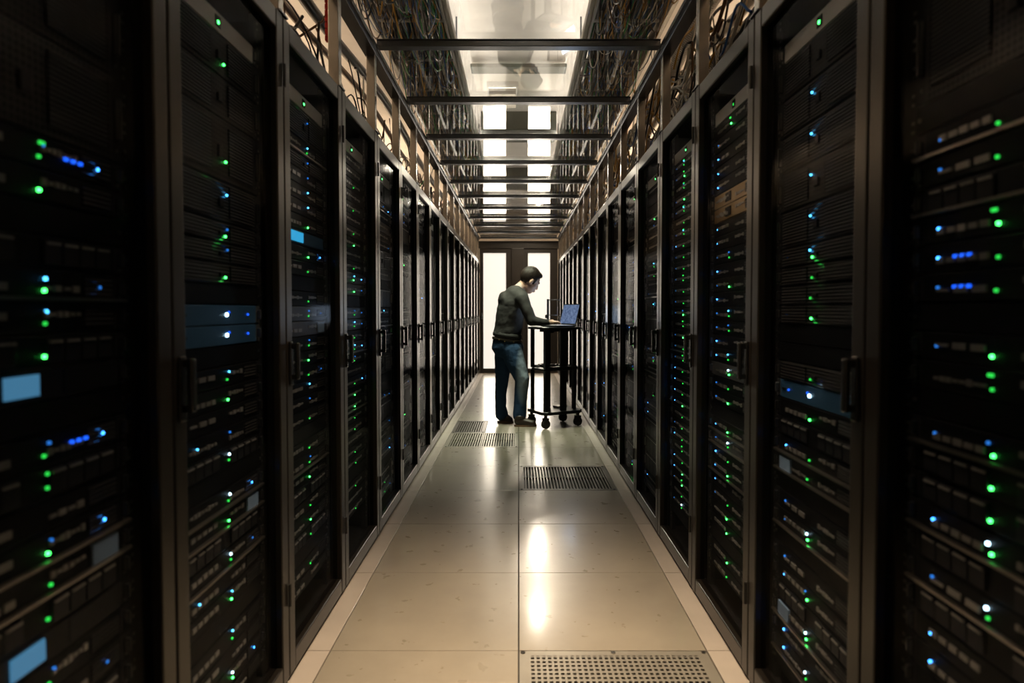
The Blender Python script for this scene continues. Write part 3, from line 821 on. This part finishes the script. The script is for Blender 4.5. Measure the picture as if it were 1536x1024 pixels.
obj('middle_shelf', mesh('cart_shelf', bm, 'cart'), cart)
bm = plate(0.140, 0.172, 0.02, 0.02)
obj('base_shelf', mesh('cart_base', bm, 'cart'), cart)
for (fx, fy, wx, wy) in ((-1, 1, 0.017, 0.017), (-1, -1, 0.028, 0.02), (0.08, -1, 0.033, 0.016), (1, -0.6, 0.016, 0.022), (1, 1, 0.017, 0.017), (0.0, 1, 0.03, 0.016)):
    bm = bmesh.new(); x, y = fx * (LX - 0.04), fy * (LY - 0.03)
    for z0, z1 in ((0.1725, 0.5845), (0.6035, TZ - 0.0225)): box(bm, x - wx, x + wx, y - wy, y + wy, z0, z1, bev=0.003)
    obj('upright', mesh('cart_upright', bm, 'cart'), cart)
bm = bmesh.new(); box(bm, -LX + 0.06, LX - 0.06, -0.03, 0.03, TZ - 0.05, TZ - 0.023); box(bm, -LX + 0.02, -LX + 0.12, -LY + 0.02, -LY + 0.06, TZ - 0.06, TZ - 0.023, bev=0.004)
obj('under_brace', mesh('cart_brace', bm, 'cart'), cart)
for fx, fy in ((-1, -1), (1, -1), (1, 1), (-1, 1)):
    x, y = fx * (LX - 0.03), fy * (LY - 0.03)
    bm = bmesh.new(); cyl(bm, (x, y, 0.108), (x, y, 0.1395), 0.018); box(bm, x - 0.024, x + 0.024, y - 0.030, y - 0.024, 0.04, 0.11, bev=0.002); box(bm, x - 0.024, x + 0.024, y + 0.024, y + 0.030, 0.04, 0.11, bev=0.002)
    box(bm, x - 0.024, x + 0.024, y - 0.030, y + 0.030, 0.100, 0.110)
    cs = obj('caster', mesh('caster_fork', bm, 'cart'), cart)
    bm = bmesh.new(); cyl(bm, (x, y - 0.022, 0.0475), (x, y + 0.022, 0.0475), 0.046, 24)
    bmesh.ops.bevel(bm, geom=[e for e in bm.edges if abs(e.calc_face_angle(0)) > 1], offset=0.006, segments=2, affect='EDGES')
    obj('wheel', mesh('caster_wheel', bm, 'rubber'), cs)
Rm = Matrix.Rotation(ang, 2)
def cart_pt(fx, fy): p = ctr + Rm @ Vector((fx * LX, fy * LY)); return p.x, p.y

# laptop: hinge line runs from A (far) to B (near), faces the man
A2, B2 = Vector((0.435, 6.77)), Vector((0.575, 6.485))
hc = (A2 + B2) / 2; la = math.atan2(-(B2 - A2).x, (B2 - A2).y)   # local +Y along the hinge
tv = (B2 - A2).normalized(); ang_l = math.atan2(tv.y, tv.x)
lap = thing('laptop', 'open laptop with a glowing blue screen on the cart', 'laptop', (hc.x, hc.y, TZ + 0.001), ang_l)
# local x along hinge; local -y = towards the man (check sign below)
nrm = Vector((-0.88, -0.47)); loc_y = Vector((-math.sin(ang_l), math.cos(ang_l))); sg = 1 if loc_y.dot(nrm) > 0 else -1
W2 = 0.165
bm = bmesh.new(); box(bm, -W2, W2, *sorted((0, sg * 0.225)), 0.0, 0.016, bev=0.003); obj('base', mesh('laptop_base', bm, 'plastic'), lap)
bm = bmesh.new()
for r in range(5):
    for k in range(12):
        x0 = -W2 + 0.02 + k * 0.0245; y0 = sg * (0.04 + r * 0.022)
        box(bm, x0, x0 + 0.020, *sorted((y0, y0 + sg * 0.017)), 0.0165, 0.0185)
obj('keyboard', mesh('laptop_keys', bm, 'keys'), lap)
tilt = math.radians(15)
def lid(x0, x1, h0, h1, d0, d1, mats, nm, parent):
    bm = bmesh.new(); box(bm, x0, x1, d0, d1, h0, h1)
    rot = Matrix.Rotation(tilt * sg, 3, 'X'); bmesh.ops.rotate(bm, verts=bm.verts, cent=(0, 0, 0), matrix=rot)
    bmesh.ops.translate(bm, verts=bm.verts, vec=(0, -sg * 0.006, 0.018)); return obj(nm, mesh(nm, bm, mats), parent)
ld = lid(-W2, W2, 0, 0.225, -0.004, 0.004, 'plastic', 'lid', lap)
lid(-W2 + 0.010, W2 - 0.010, 0.014, 0.215, *sorted((sg * 0.0042, sg * 0.0052)), 'screen', 'screen', ld)

SL = bpy.data.lights.new('screen_glow', 'AREA'); SL.shape = 'RECTANGLE'; SL.size = 0.30; SL.size_y = 0.19; SL.energy = 0.9; SL.color = (0.62, 0.78, 1.0)
sn = Vector((-0.88 * math.cos(tilt), -0.47 * math.cos(tilt), math.sin(tilt)))
so_ = obj('screen_glow', SL, None, Vector((hc.x, hc.y, TZ)) + Vector((0.88, 0.47, 0)) * 0.02 + Vector((0, 0, 0.125)) + sn * 0.012)
so_.rotation_euler = sn.to_track_quat('-Z', 'Y').to_euler()
# wire stand behind the laptop
bm = bmesh.new(); p = px(823, 487, 6.80)
sx0, sx1, sy = (823 - VX) * 6.86 / F, (843 - VX) * 6.86 / F, 6.735
t = thing('wire_stand', 'black frame stand at the back of the cart top behind the laptop', 'stand', (0.312, 6.762, TZ + 0.001))
bm = bmesh.new(); box(bm, -0.012, 0.012, -0.014, 0.014, 0.0, 0.29, bev=0.003); box(bm, -0.03, 0.012, -0.014, 0.014, 0.085, 0.125, bev=0.008); box(bm, -0.015, 0.02, -0.018, 0.018, 0, 0.010)
obj('stand_post', mesh('stand_post', bm, 'plastic'), t)
bm = bmesh.new(); tube(bm, [(0.0, 0, 0.28), (0.10, 0, 0.285), (0.15, 0, 0.275)], 0.005, 6); tube(bm, [(0.0, 0, 0.12), (0.10, 0, 0.118)], 0.004, 6); tube(bm, [(0.10, 0, 0.285), (0.10, 0, 0.118)], 0.004, 6)
obj('wire_arm', mesh('wire_arm', bm, 'plastic'), t)
# sheet of paper at the man's elbow and things on the shelves
q = px(796, 488, 6.62)
bm = bmesh.new(); box(bm, -0.03, 0.05, -0.05, 0.05, 0, 0.004)
x_, y_ = cart_pt(-0.80, 0.45)
tag(obj('paper_sheet', mesh('paper_sheet', bm, 'paper'), None, (x_, y_, TZ + 0.0015), ang), 'small pale paper slip on the cart top by the sweater', 'paper')
for nm, lb, fx, fy, n_, rr in (('coiled_cable', 'coiled grey cable lying on the middle shelf of the cart', -0.42, 0.1, 3, 0.075), ('coiled_cable', 'small dark coiled cable at the right end of the middle shelf', 0.5, -0.1, 2, 0.05)):
    bm = bmesh.new(); x_, y_ = cart_pt(fx, fy); pts = []
    for k in range(n_ * 16 + 1):
        a = k * 2 * PI / 16; e = rr * (1 + 0.12 * math.sin(3.1 * a)); pts.append((e * 1.25 * math.cos(a), e * math.sin(a), 0.006 + 0.010 * k / 16 + 0.004 * math.sin(a * 2.3)))
    tube(bm, pts, 0.0055, 6)
    tag(obj(nm, mesh(nm, bm, 'cgrey' if fx < 0 else 'cblack'), None, (x_, y_, 0.6042)), lb, 'cable')
x_, y_ = cart_pt(-0.55, -0.15)
bm = bmesh.new(); cyl(bm, (0, 0, 0), (0, 0, 0.05), 0.016, 14); cyl(bm, (0, 0, 0.05), (0, 0, 0.062), 0.022, 14)
t = thing('small_jar', 'small dark jar standing on the base of the cart', 'jar', (x_, y_, 0.1732))
obj('jar_body', mesh('jar_body', bm, 'plastic'), t)
bm = bmesh.new(); cyl(bm, (0, 0, 0.062), (0, 0, 0.078), 0.010, 12); obj('jar_cap', mesh('jar_cap', bm, 'port'), t)
x_, y_ = cart_pt(0.45, 0.3)
bm = bmesh.new(); box(bm, -0.07, 0.07, -0.04, 0.04, 0, 0.022, bev=0.004)
tag(obj('tool_case', mesh('tool_case', bm, 'greyface'), None, (x_, y_, 0.1732), ang + 0.2), 'flat grey case lying on the base of the cart', 'case')

# ------------------------------------------------------------------ the man
def ell(bm, c, r, rot=None, seg=20):
    c = Vector(c); vn = seg // 2 + 2
    if rot is not None: r = [q * HS for q in r]
    R_ = rot if rot is not None else Matrix.Identity(3)
    pt = lambda a, b: bm.verts.new(c + R_ @ Vector((r[0] * math.sin(b) * math.cos(a), r[1] * math.sin(b) * math.sin(a), r[2] * math.cos(b))))
    top, bot = pt(0, 0), pt(0, PI)
    rg = [[pt(2 * PI * k / seg, PI * j / vn) for k in range(seg)] for j in range(1, vn)]
    for k in range(seg):
        k2 = (k + 1) % seg
        bm.faces.new((top, rg[0][k], rg[0][k2])); bm.faces.new((bot, rg[-1][k2], rg[-1][k]))
        for u, w in zip(rg, rg[1:]): bm.faces.new((u[k], w[k], w[k2], u[k2]))
def limb(bm, pts, seg=18, zr=None):
    """tapering limb: pts are (point, radius along view x, radius along depth); the spheres are packed so that they fuse"""
    for (p, rx, ry), (q, sx, sy) in zip(pts, pts[1:]):
        p, q = Vector(p), Vector(q); n = max(2, int((q - p).length / (0.30 * (zr or min(rx, ry, sx, sy)))))
        for k in range(n + 1):
            f = k / n; c_ = p.lerp(q, f); a = rx + (sx - rx) * f; b = ry + (sy - ry) * f
            ell(bm, c_, (a, b, zr or min(a, b)), seg=seg)
def fuse(name, bm, mats, parent, voxel=0.006, smooth=6, fac=0.5):
    me = bpy.data.meshes.new(name + '_raw'); bm.to_mesh(me); bm.free()
    o = bpy.data.objects.new(name + '_raw', me); COL.objects.link(o)
    r = o.modifiers.new('r', 'REMESH'); r.mode = 'VOXEL'; r.voxel_size = voxel; r.use_smooth_shade = True
    s = o.modifiers.new('s', 'SMOOTH'); s.iterations = smooth; s.factor = fac
    dg = bpy.context.evaluated_depsgraph_get(); ev = o.evaluated_get(dg)
    nm = bpy.data.meshes.new_from_object(ev); nm.name = name
    bpy.data.objects.remove(o); bpy.data.meshes.remove(me)
    nm.materials.clear(); nm.materials.append(M[mats])
    for p in nm.polygons: p.use_smooth = True
    return obj(name, nm, parent)

def band(bm, c, rx, ry, h, tilt_deg, n=48):
    """soft flat band around the waist"""
    R_ = Matrix.Rotation(math.radians(tilt_deg), 3, 'Y'); prof = [(-0.02, -0.5), (0.0, -0.42), (0.006, 0.0), (0.0, 0.42), (-0.02, 0.5), (-0.03, 0.0)]
    rings = []
    for k in range(n):
        a = 2 * PI * k / n
        rings.append([bm.verts.new(Vector(c) + R_ @ Vector(((rx + e) * math.cos(a), (ry + e) * math.sin(a), f * h))) for e, f in prof])
    for k in range(n):
        u, w = rings[k], rings[(k + 1) % n]
        for q in range(6):
            f = bm.faces.new((u[q], w[q], w[(q + 1) % 6], u[(q + 1) % 6])); f.smooth = True
YN, YF, YM = 6.55, 6.74, 6.65          # near leg, far leg, body centre
P = px
man = thing('person', 'man in charcoal sweater and faded jeans leaning over the cart', 'person', (0, 0, 0))
hipN, hipF = P(767, 522, YN), P(757, 520, YF)
knN, knF = P(783.5, 569, YN - 0.01), P(753, 568, YF)
anN, anF = P(780, 619, YN), P(752, 618, YF)
pel = P(761, 512, YM); wst = P(764, 492, YM); chs = P(766, 458, YM); shc = P(774, 438, YM)
shN, shF = P(782, 447, YM - 0.165), P(781, 441, YM + 0.19)
elN, wrN = P(797, 481, YM - 0.215), P(824, 483.0, 6.46)
elF, wrF = P(797, 478.5, YM + 0.19), P(808, 480.5, 6.68)
nk0, nk1 = P(778.5, 432, YM), P(786.5, 426, YM)
hd = P(795.0, 420.8, YM)
HS = 1.07
# head axes: the face points down and to the right, turned a little away from the camera
fwd = Vector((0.78, 0.28, -0.56)).normalized(); up = (Vector((0.55, 0.10, 0.83)) - fwd * fwd.dot(Vector((0.55, 0.10, 0.83)))).normalized(); side_v = up.cross(fwd)   # side_v: his left
HR = Matrix((fwd, side_v, up)).transposed()
def hp(a, b, c): return hd + HR @ (Vector((a, b, c)) * HS)

bm = bmesh.new()
ell(bm, hp(-0.012, 0, 0.028), (0.098, 0.076, 0.092), HR)          # skull
ell(bm, hp(0.030, 0, -0.030), (0.066, 0.062, 0.088), HR)          # face
ell(bm, hp(0.052, 0, -0.088), (0.030, 0.036, 0.026), HR)          # chin
ell(bm, hp(0.010, 0, -0.070), (0.050, 0.056, 0.034), HR)          # jaw
ell(bm, hp(0.078, 0, 0.028), (0.016, 0.050, 0.014), HR)           # brow
limb(bm, [(hp(0.090, 0, 0.006), 0.010, 0.009), (hp(0.101, 0, -0.026), 0.014, 0.014)])   # nose
ell(bm, hp(0.092, 0, -0.058), (0.013, 0.024, 0.006), HR); ell(bm, hp(0.089, 0, -0.069), (0.013, 0.021, 0.007), HR)   # lips
for s in (-1, 1):
    ell(bm, hp(0.045, s * 0.048, -0.022), (0.026, 0.016, 0.024), HR)
    ell(bm, hp(-0.006, s * 0.080, -0.012), (0.018, 0.012, 0.030), HR)
    ell(bm, hp(0.000, s * 0.076, -0.030), (0.012, 0.009, 0.014), HR)
limb(bm, [(nk0 - Vector((0.01, 0, 0.03)), 0.062, 0.062), (nk1, 0.056, 0.056), (hp(-0.02, 0, -0.03), 0.055, 0.055)])
# trunk, arms and legs under the clothes
limb(bm, [(pel, 0.09, 0.12), (wst, 0.09, 0.12), (chs, 0.10, 0.14), (shc, 0.075, 0.12)])
for a, b, c_ in ((shN, elN, wrN), (shF, elF, wrF)): limb(bm, [(shc.lerp(a, 0.6), 0.06, 0.06), (a, 0.052, 0.052), (b, 0.038, 0.038), (c_, 0.026, 0.026)])
for a, b, c_ in ((hipN, knN, anN), (hipF, knF, anF)): limb(bm, [(a + Vector((0, (YM - a.y) * 0.4, -0.02)), 0.066, 0.066), (b, 0.050, 0.050), (c_, 0.040, 0.040)])
def hand(wr, d, dn, out, curl):
    """palm along d, back of the hand facing -dn; out is the thumb side"""
    d = d.normalized(); out = (out - d * d.dot(out)).normalized()
    k = wr + d * 0.052
    limb(bm, [(wr, 0.025, 0.022), (wr + d * 0.03, 0.026, 0.026)])
    for f in range(4):
        o_ = out * (0.028 - 0.019 * f); ln = (0.040, 0.045, 0.042, 0.033)[f]
        a = wr + d * 0.030 + o_ * 0.7; b = wr + d * 0.080 + o_
        c1 = b + (d * 0.85 + dn * (0.35 + curl)).normalized() * ln * 0.60
        c2 = c1 + (d * 0.55 + dn * (0.8 + curl)).normalized() * ln * 0.55
        limb(bm, [(a, 0.013, 0.012), (b, 0.0105, 0.0105), (c1, 0.009, 0.009), (c2, 0.0075, 0.0075)], seg=12)
    t0 = wr + d * 0.025 + out * 0.024; t1 = t0 + (d * 0.6 + out * 0.75 + dn * 0.2).normalized() * 0.036; t2 = t1 + (d * 0.95 + out * 0.1 + dn * 0.25).normalized() * 0.028
    limb(bm, [(t0, 0.013, 0.013), (t1, 0.0105, 0.0105), (t2, 0.0085, 0.0085)], seg=12)
hand(wrN, Vector((0.93, 0.30, 0.02)), Vector((0, 0, -1)), Vector((-0.3, 0.95, 0.1)), -0.18)
hand(wrF, Vector((0.95, -0.2, 0.02)), Vector((0, 0, -1)), Vector((-0.1, -0.98, 0.1)), -0.18)
body = fuse('body', bm, 'skin', man, 0.0045, 4, 0.5)
# eyes and brows
for s in (-1, 1):
    bm = bmesh.new(); ell(bm, hp(0.076, s * 0.031, 0.004), (0.011, 0.013, 0.008), HR, 14); obj('eye', mesh('eye', bm, 'paper'), man)
    bm = bmesh.new(); ell(bm, hp(0.082, s * 0.030, 0.024), (0.010, 0.019, 0.004), HR, 14); obj('eyebrow', mesh('eyebrow', bm, 'hair'), man)
# hair cap
bm = bmesh.new()
ell(bm, hp(-0.016, 0, 0.034), (0.103, 0.083, 0.098), HR, 48)
dele = []
for v in bm.verts:
    q = HR.transposed() @ (v.co - hd) / HS
    if q.x > 0.070: line = 0.078
    elif q.x > 0.040: line = 0.078 - (0.070 - q.x) / 0.030 * 0.055
    elif q.x > 0.012: line = -0.022
    elif q.x > -0.026: line = 0.014
    else: line = -0.058
    if q.z < line: dele.append(v)
bmesh.ops.delete(bm, geom=dele, context='VERTS')
hair_me = mesh('hair', bm, 'hair'); ho = obj('hair', hair_me, man)
for p_ in hair_me.polygons: p_.use_smooth = True
sm = ho.modifiers.new('sol', 'SOLIDIFY'); sm.thickness = 0.010; sm.offset = 0
bm = bmesh.new(); ell(bm, hp(0.035, 0.0, 0.094), (0.050, 0.058, 0.030), HR, 20); ell(bm, hp(-0.02, 0, 0.06), (0.088, 0.072, 0.080), HR, 20)
ho2 = fuse('hair_volume', bm, 'hair', ho, 0.006, 3)
# sweater
bm = bmesh.new()
limb(bm, [(P(761, 498, YM), 0.150, 0.178), (P(763, 488, YM), 0.148, 0.18), (P(765, 470, YM), 0.148, 0.19), (P(766, 462, YM), 0.145, 0.19)], 28, 0.06)
limb(bm, [(P(765.5, 472, YM), 0.145, 0.19), (P(767, 455, YM), 0.140, 0.195), (P(771.5, 444, YM), 0.115, 0.18), (P(777, 437, YM), 0.065, 0.10)])
limb(bm, [(shc.lerp(shN, 0.55), 0.085, 0.085), (shN, 0.072, 0.070), (P(789, 462, YM - 0.20), 0.062, 0.062), (elN, 0.055, 0.055), (P(812, 482.5, 6.45), 0.041, 0.041), (P(822.5, 483, 6.46), 0.033, 0.033)])
limb(bm, [(shc.lerp(shF, 0.55), 0.085, 0.085), (shF, 0.070, 0.070), (elF, 0.052, 0.052), (wrF - Vector((0.02, 0, 0)), 0.033, 0.033)])
ell(bm, P(779.5, 446, YM - 0.08), (0.085, 0.10, 0.07)); ell(bm, P(759, 450, YM), (0.085, 0.165, 0.10))
sw = fuse('sweater', bm, 'sweater', man, 0.008, 10, 0.5)
tex = bpy.data.textures.new('folds', 'CLOUDS'); tex.noise_scale = 0.12; tex.noise_depth = 2
dm = sw.modifiers.new('folds', 'DISPLACE'); dm.texture = tex; dm.strength = 0.018; dm.mid_level = 0.5; dm.texture_coords = 'GLOBAL'
# ribbed hem and cuff
bm = bmesh.new(); band(bm, P(761, 502.5, YM), 0.150, 0.176, 0.060, 9); hm_ = obj('hem', mesh('hem', bm, 'sweater'), sw)
bm = bmesh.new(); limb(bm, [(P(777.5, 434.5, YM), 0.060, 0.070), (P(781.5, 430, YM), 0.054, 0.060)]); fuse('shirt_collar', bm, 'collar', man, 0.006, 3)
# jeans
bm = bmesh.new()
limb(bm, [(P(760.5, 511, YM), 0.152, 0.168), (P(761.5, 521, YM), 0.172, 0.170), (P(763, 530, YM), 0.150, 0.150)], 24, 0.05)
limb(bm, [(P(767, 526, YN + 0.02), 0.118, 0.105), (P(774, 545, YN), 0.102, 0.092), (knN, 0.078, 0.076), (P(781.5, 590, YN), 0.070, 0.068), (P(780, 610, YN), 0.068, 0.064), (P(779.5, 623.5, YN), 0.072, 0.066)])
limb(bm, [(P(757, 526, YF - 0.02), 0.110, 0.100), (P(754, 545, YF), 0.088, 0.088), (knF, 0.074, 0.074), (P(751, 590, YF), 0.064, 0.064), (P(751, 610, YF), 0.062, 0.060), (P(752.5, 622, YF), 0.070, 0.064)])
jn = fuse('jeans', bm, 'denim', man, 0.008, 8, 0.5)
tex2 = bpy.data.textures.new('creases', 'CLOUDS'); tex2.noise_scale = 0.05; tex2.noise_depth = 2
dm = jn.modifiers.new('creases', 'DISPLACE'); dm.texture = tex2; dm.strength = 0.009; dm.mid_level = 0.5; dm.texture_coords = 'GLOBAL'
bm = bmesh.new(); band(bm, P(760.8, 509.0, YM), 0.156, 0.170, 0.034, 7); obj('belt', mesh('belt', bm, 'belt'), jn)
for qx, qy in ((748.5, 509.5), (757, 512), (770.5, 513)):
    bm = bmesh.new(); ell(bm, P(qx, qy, YM - 0.176 + 0.0010 * abs(qx - 759)), (0.0055, 0.0055, 0.0055), seg=10); obj('rivet', mesh('rivet', bm, 'brass'), jn)
# shoes
for nm, (hx, tx, yy) in (('shoe', (771, 805, YN)), ('shoe', (746, 770, YF))):
    D_ = yy
    if tx > 800: yy -= 0.03
    x0, x1 = (hx - VX) * D_ / F, (tx - VX) * D_ / F
    bm = bmesh.new()
    limb(bm, [((x0 + 0.048, yy, 0.052), 0.048, 0.040), ((x0 + 0.10, yy, 0.046), 0.046, 0.042), ((x1 - 0.048, yy - 0.01, 0.026), 0.046, 0.044)])
    ell(bm, (x0 + 0.06, yy, 0.092), (0.052, 0.044, 0.035))
    for v in bm.verts: v.co.z = max(v.co.z, 0.012)
    so = fuse(nm, bm, 'shoe', man, 0.006, 3)
    bm = bmesh.new(); pts = []
    for k in range(24):
        a = 2 * PI * k / 24; c_, s_ = math.cos(a), math.sin(a)
        pts.append(((x0 + x1) / 2 + c_ * (x1 - x0 + 0.004) / 2, yy - 0.005 + s_ * (0.042 + 0.005 * c_)))
    lo = [bm.verts.new((a, b, 0.001)) for a, b in pts]; hi = [bm.verts.new((a, b, 0.018)) for a, b in pts]
    bm.faces.new(lo[::-1]); bm.faces.new(hi)
    for k in range(24): bm.faces.new((lo[k], lo[(k + 1) % 24], hi[(k + 1) % 24], hi[k]))
    obj('sole', mesh('shoe_sole', bm, 'sole'), so)

# ------------------------------------------------------------------ lamps
def ceiling_lamp(x, y, w, d, power, col, label, spread=3.14):
    t = thing('ceiling_light', label, 'ceiling light', (x, y, CZ), group='lamps on the room ceiling')
    obj('housing', bx('lamp_housing', 'fixture', -w / 2 - 0.02, w / 2 + 0.02, -d / 2 - 0.02, d / 2 + 0.02, -0.05, -0.0005, bev=0.004), t)
    obj('diffuser', bx('lamp_diffuser', 'lampface', -w / 2, w / 2, -d / 2, d / 2, -0.056, -0.0505), t)
    bm = bmesh.new(); nx_, ny_ = max(2, int(w / 0.09)), max(3, int(d / 0.09))
    for k in range(nx_ + 1): box(bm, -w / 2 + k * w / nx_ - 0.001, -w / 2 + k * w / nx_ + 0.001, -d / 2, d / 2, -0.112, -0.0562)
    for k in range(ny_ + 1): box(bm, -w / 2, w / 2, -d / 2 + k * d / ny_ - 0.001, -d / 2 + k * d / ny_ + 0.001, -0.111, -0.0565)
    obj('louvre', mesh('lamp_louvre', bm, 'greyface'), t)
    L = bpy.data.lights.new('ceiling_lamp', 'AREA'); L.shape = 'RECTANGLE'; L.size = w; L.size_y = d; L.energy = power; L.color = col; L.spread = spread
    o = obj('lamp_glow', L, None, (x, y, CZ - 0.116)); return t
SPOT = 4
WARM = (1.0, 0.74, 0.50); NEUT = (1.0, 0.86, 0.68)
ceiling_lamp(0.05, 2.0, 0.5, 0.9, 27, WARM, 'ceiling lamp over the camera end of the aisle', 1.0)
ceiling_lamp(-0.15, 6.1, 0.25, 0.4, 22, (0.91, 0.95, 0.70), 'ceiling lamp over the man, above the clear roof', 1.25)
ceiling_lamp(0.22, 10.9, 0.3, 0.5, 40, NEUT, 'bright ceiling lamp above the far end of the clear roof', 2.3)
def spot(x, y, z, aim, r, power, label):
    """small round spotlight on a stem, tipped along the aisle"""
    d = (Vector(aim) - Vector((x, y, z))).normalized(); q = d.to_track_quat('-Z', 'Y')
    t = thing('ceiling_spotlight', label, 'spotlight', (x, y, z), group='spotlights over the far aisle')
    bm = bmesh.new(); cyl(bm, -d * 0.10, -d * 0.004, r * 1.15, 20); obj('housing', mesh('spot_housing', bm, 'fixture'), t)
    bm = bmesh.new(); cyl(bm, -d * 0.0035, d * 0.0005, r, 20); obj('lens', mesh('spot_lens', bm, 'lampface'), t)
    bm = bmesh.new(); cyl(bm, -d * 0.06, (-d * 0.06).xy.to_3d() + Vector((0, 0, CZ - z - 0.0005)), 0.006, 8); obj('hanger_stem', mesh('spot_stem', bm, 'steel'), t)
    L = bpy.data.lights.new('spot_beam', 'AREA'); L.shape = 'DISK'; L.size = 2 * r; L.energy = power; L.color = NEUT; L.spread = 1.2
    o = obj('spot_beam', L, None, Vector((x, y, z)) + d * 0.004); o.rotation_euler = q.to_euler()
spot(0.27, 9.05, 3.22, (0.07, 2.6, 0.0), 0.06, SPOT, 'small round spotlight hung over the aisle before the broad duct')
spot(0.36, 11.75, 3.20, (0.1, 3.2, 0.0), 0.08, SPOT * 2, 'bright round spotlight hung above the end doors')
def fill_uplight(side, y, power):
    """added fill lamp in an unseen trough behind the cabinets, lighting the room ceiling"""
    x = side * 2.3; z = 2.45  # unseen trough added out of sight to brighten the side ceilings
    t = thing('hanging_fill_uplight', 'added fill trough lamp hung behind the %s cabinets, %s from the camera' % ('left' if side < 0 else 'right', ordn(int(y / 3.5) + 1)), 'lamp', (x, y, z), group='added fill lamps behind the cabinets')
    bm = bmesh.new(); box(bm, -0.10, 0.10, -1.2, 1.2, -0.06, -0.05); box(bm, -0.10, -0.09, -1.2, 1.2, -0.05, 0.02); box(bm, 0.09, 0.10, -1.2, 1.2, -0.05, 0.02)
    obj('trough', mesh('lamp_trough', bm, 'fixture'), t)
    obj('tube', bx('lamp_tube', 'lampface', -0.02, 0.02, -1.15, 1.15, -0.045, -0.02), t)
    for q in (-1, 1):
        bm = bmesh.new(); cyl(bm, (0, q * 1.1, -0.05), (0, q * 1.1, CZ - z - 0.0005), 0.004, 6); obj('hanger_rod', mesh('hanger_rod', bm, 'steel'), t)
    L = bpy.data.lights.new('uplight_fill', 'AREA'); L.shape = 'RECTANGLE'; L.size = 0.16; L.size_y = 2.3; L.energy = power; L.color = WARM
    o = obj('uplight_fill', L, None, (x, y, z + 0.022)); o.rotation_euler = (PI, 0, 0)
for y in (1.2, 4.7, 8.2, 11.7):
    e_ = 1.0 if y < 6 else 2.2
    fill_uplight(-1, y, 24 * e_); fill_uplight(1, y, 27 * e_)
def panel_light(x, w):
    L = bpy.data.lights.new('door_glow', 'AREA'); L.shape = 'RECTANGLE'; L.size = w; L.size_y = 2.1; L.energy = 15; L.color = (1.0, 0.87, 0.70)
    o = obj('door_glow', L, None, (x, YE + 0.018, 1.18)); o.rotation_euler = (-PI / 2, 0, 0)
panel_light(-0.45, 0.42); panel_light(0.383, 0.41)

w = bpy.data.worlds.new('World'); SC.world = w; w.use_nodes = True
w.node_tree.nodes['Background'].inputs[0].default_value = (0.9, 0.95, 1.0, 1); w.node_tree.nodes['Background'].inputs[1].default_value = 0.01

# ------------------------------------------------------------------ camera
cam = bpy.data.cameras.new('camera'); co = obj('camera', cam, None, (0, 0, H))
cam.sensor_width = 36; cam.lens = F / 1536 * 36
tiltc = math.radians(1.7)
co.rotation_euler = (PI / 2 - tiltc, 0, 0)
cam.shift_x = -(VX - 768) / 1536
cam.shift_y = -((512 - VY) - F * math.tan(tiltc)) / 1536
cam.dof.use_dof = True; cam.dof.focus_distance = 4.0; cam.dof.aperture_fstop = 2.3
cam.clip_start = 0.05
SC.camera = co
SC.view_settings.view_transform = 'Standard'; SC.view_settings.look = 'None'; SC.view_settings.gamma = 1.0
SC.view_settings.use_curve_mapping = False; SC.view_settings.exposure = 0.0
SC.cycles.use_denoising = True
SC.cycles.max_bounces = 8; SC.cycles.transparent_max_bounces = 24; SC.cycles.glossy_bounces = 5
SC.cycles.sample_clamp_indirect = 6.0
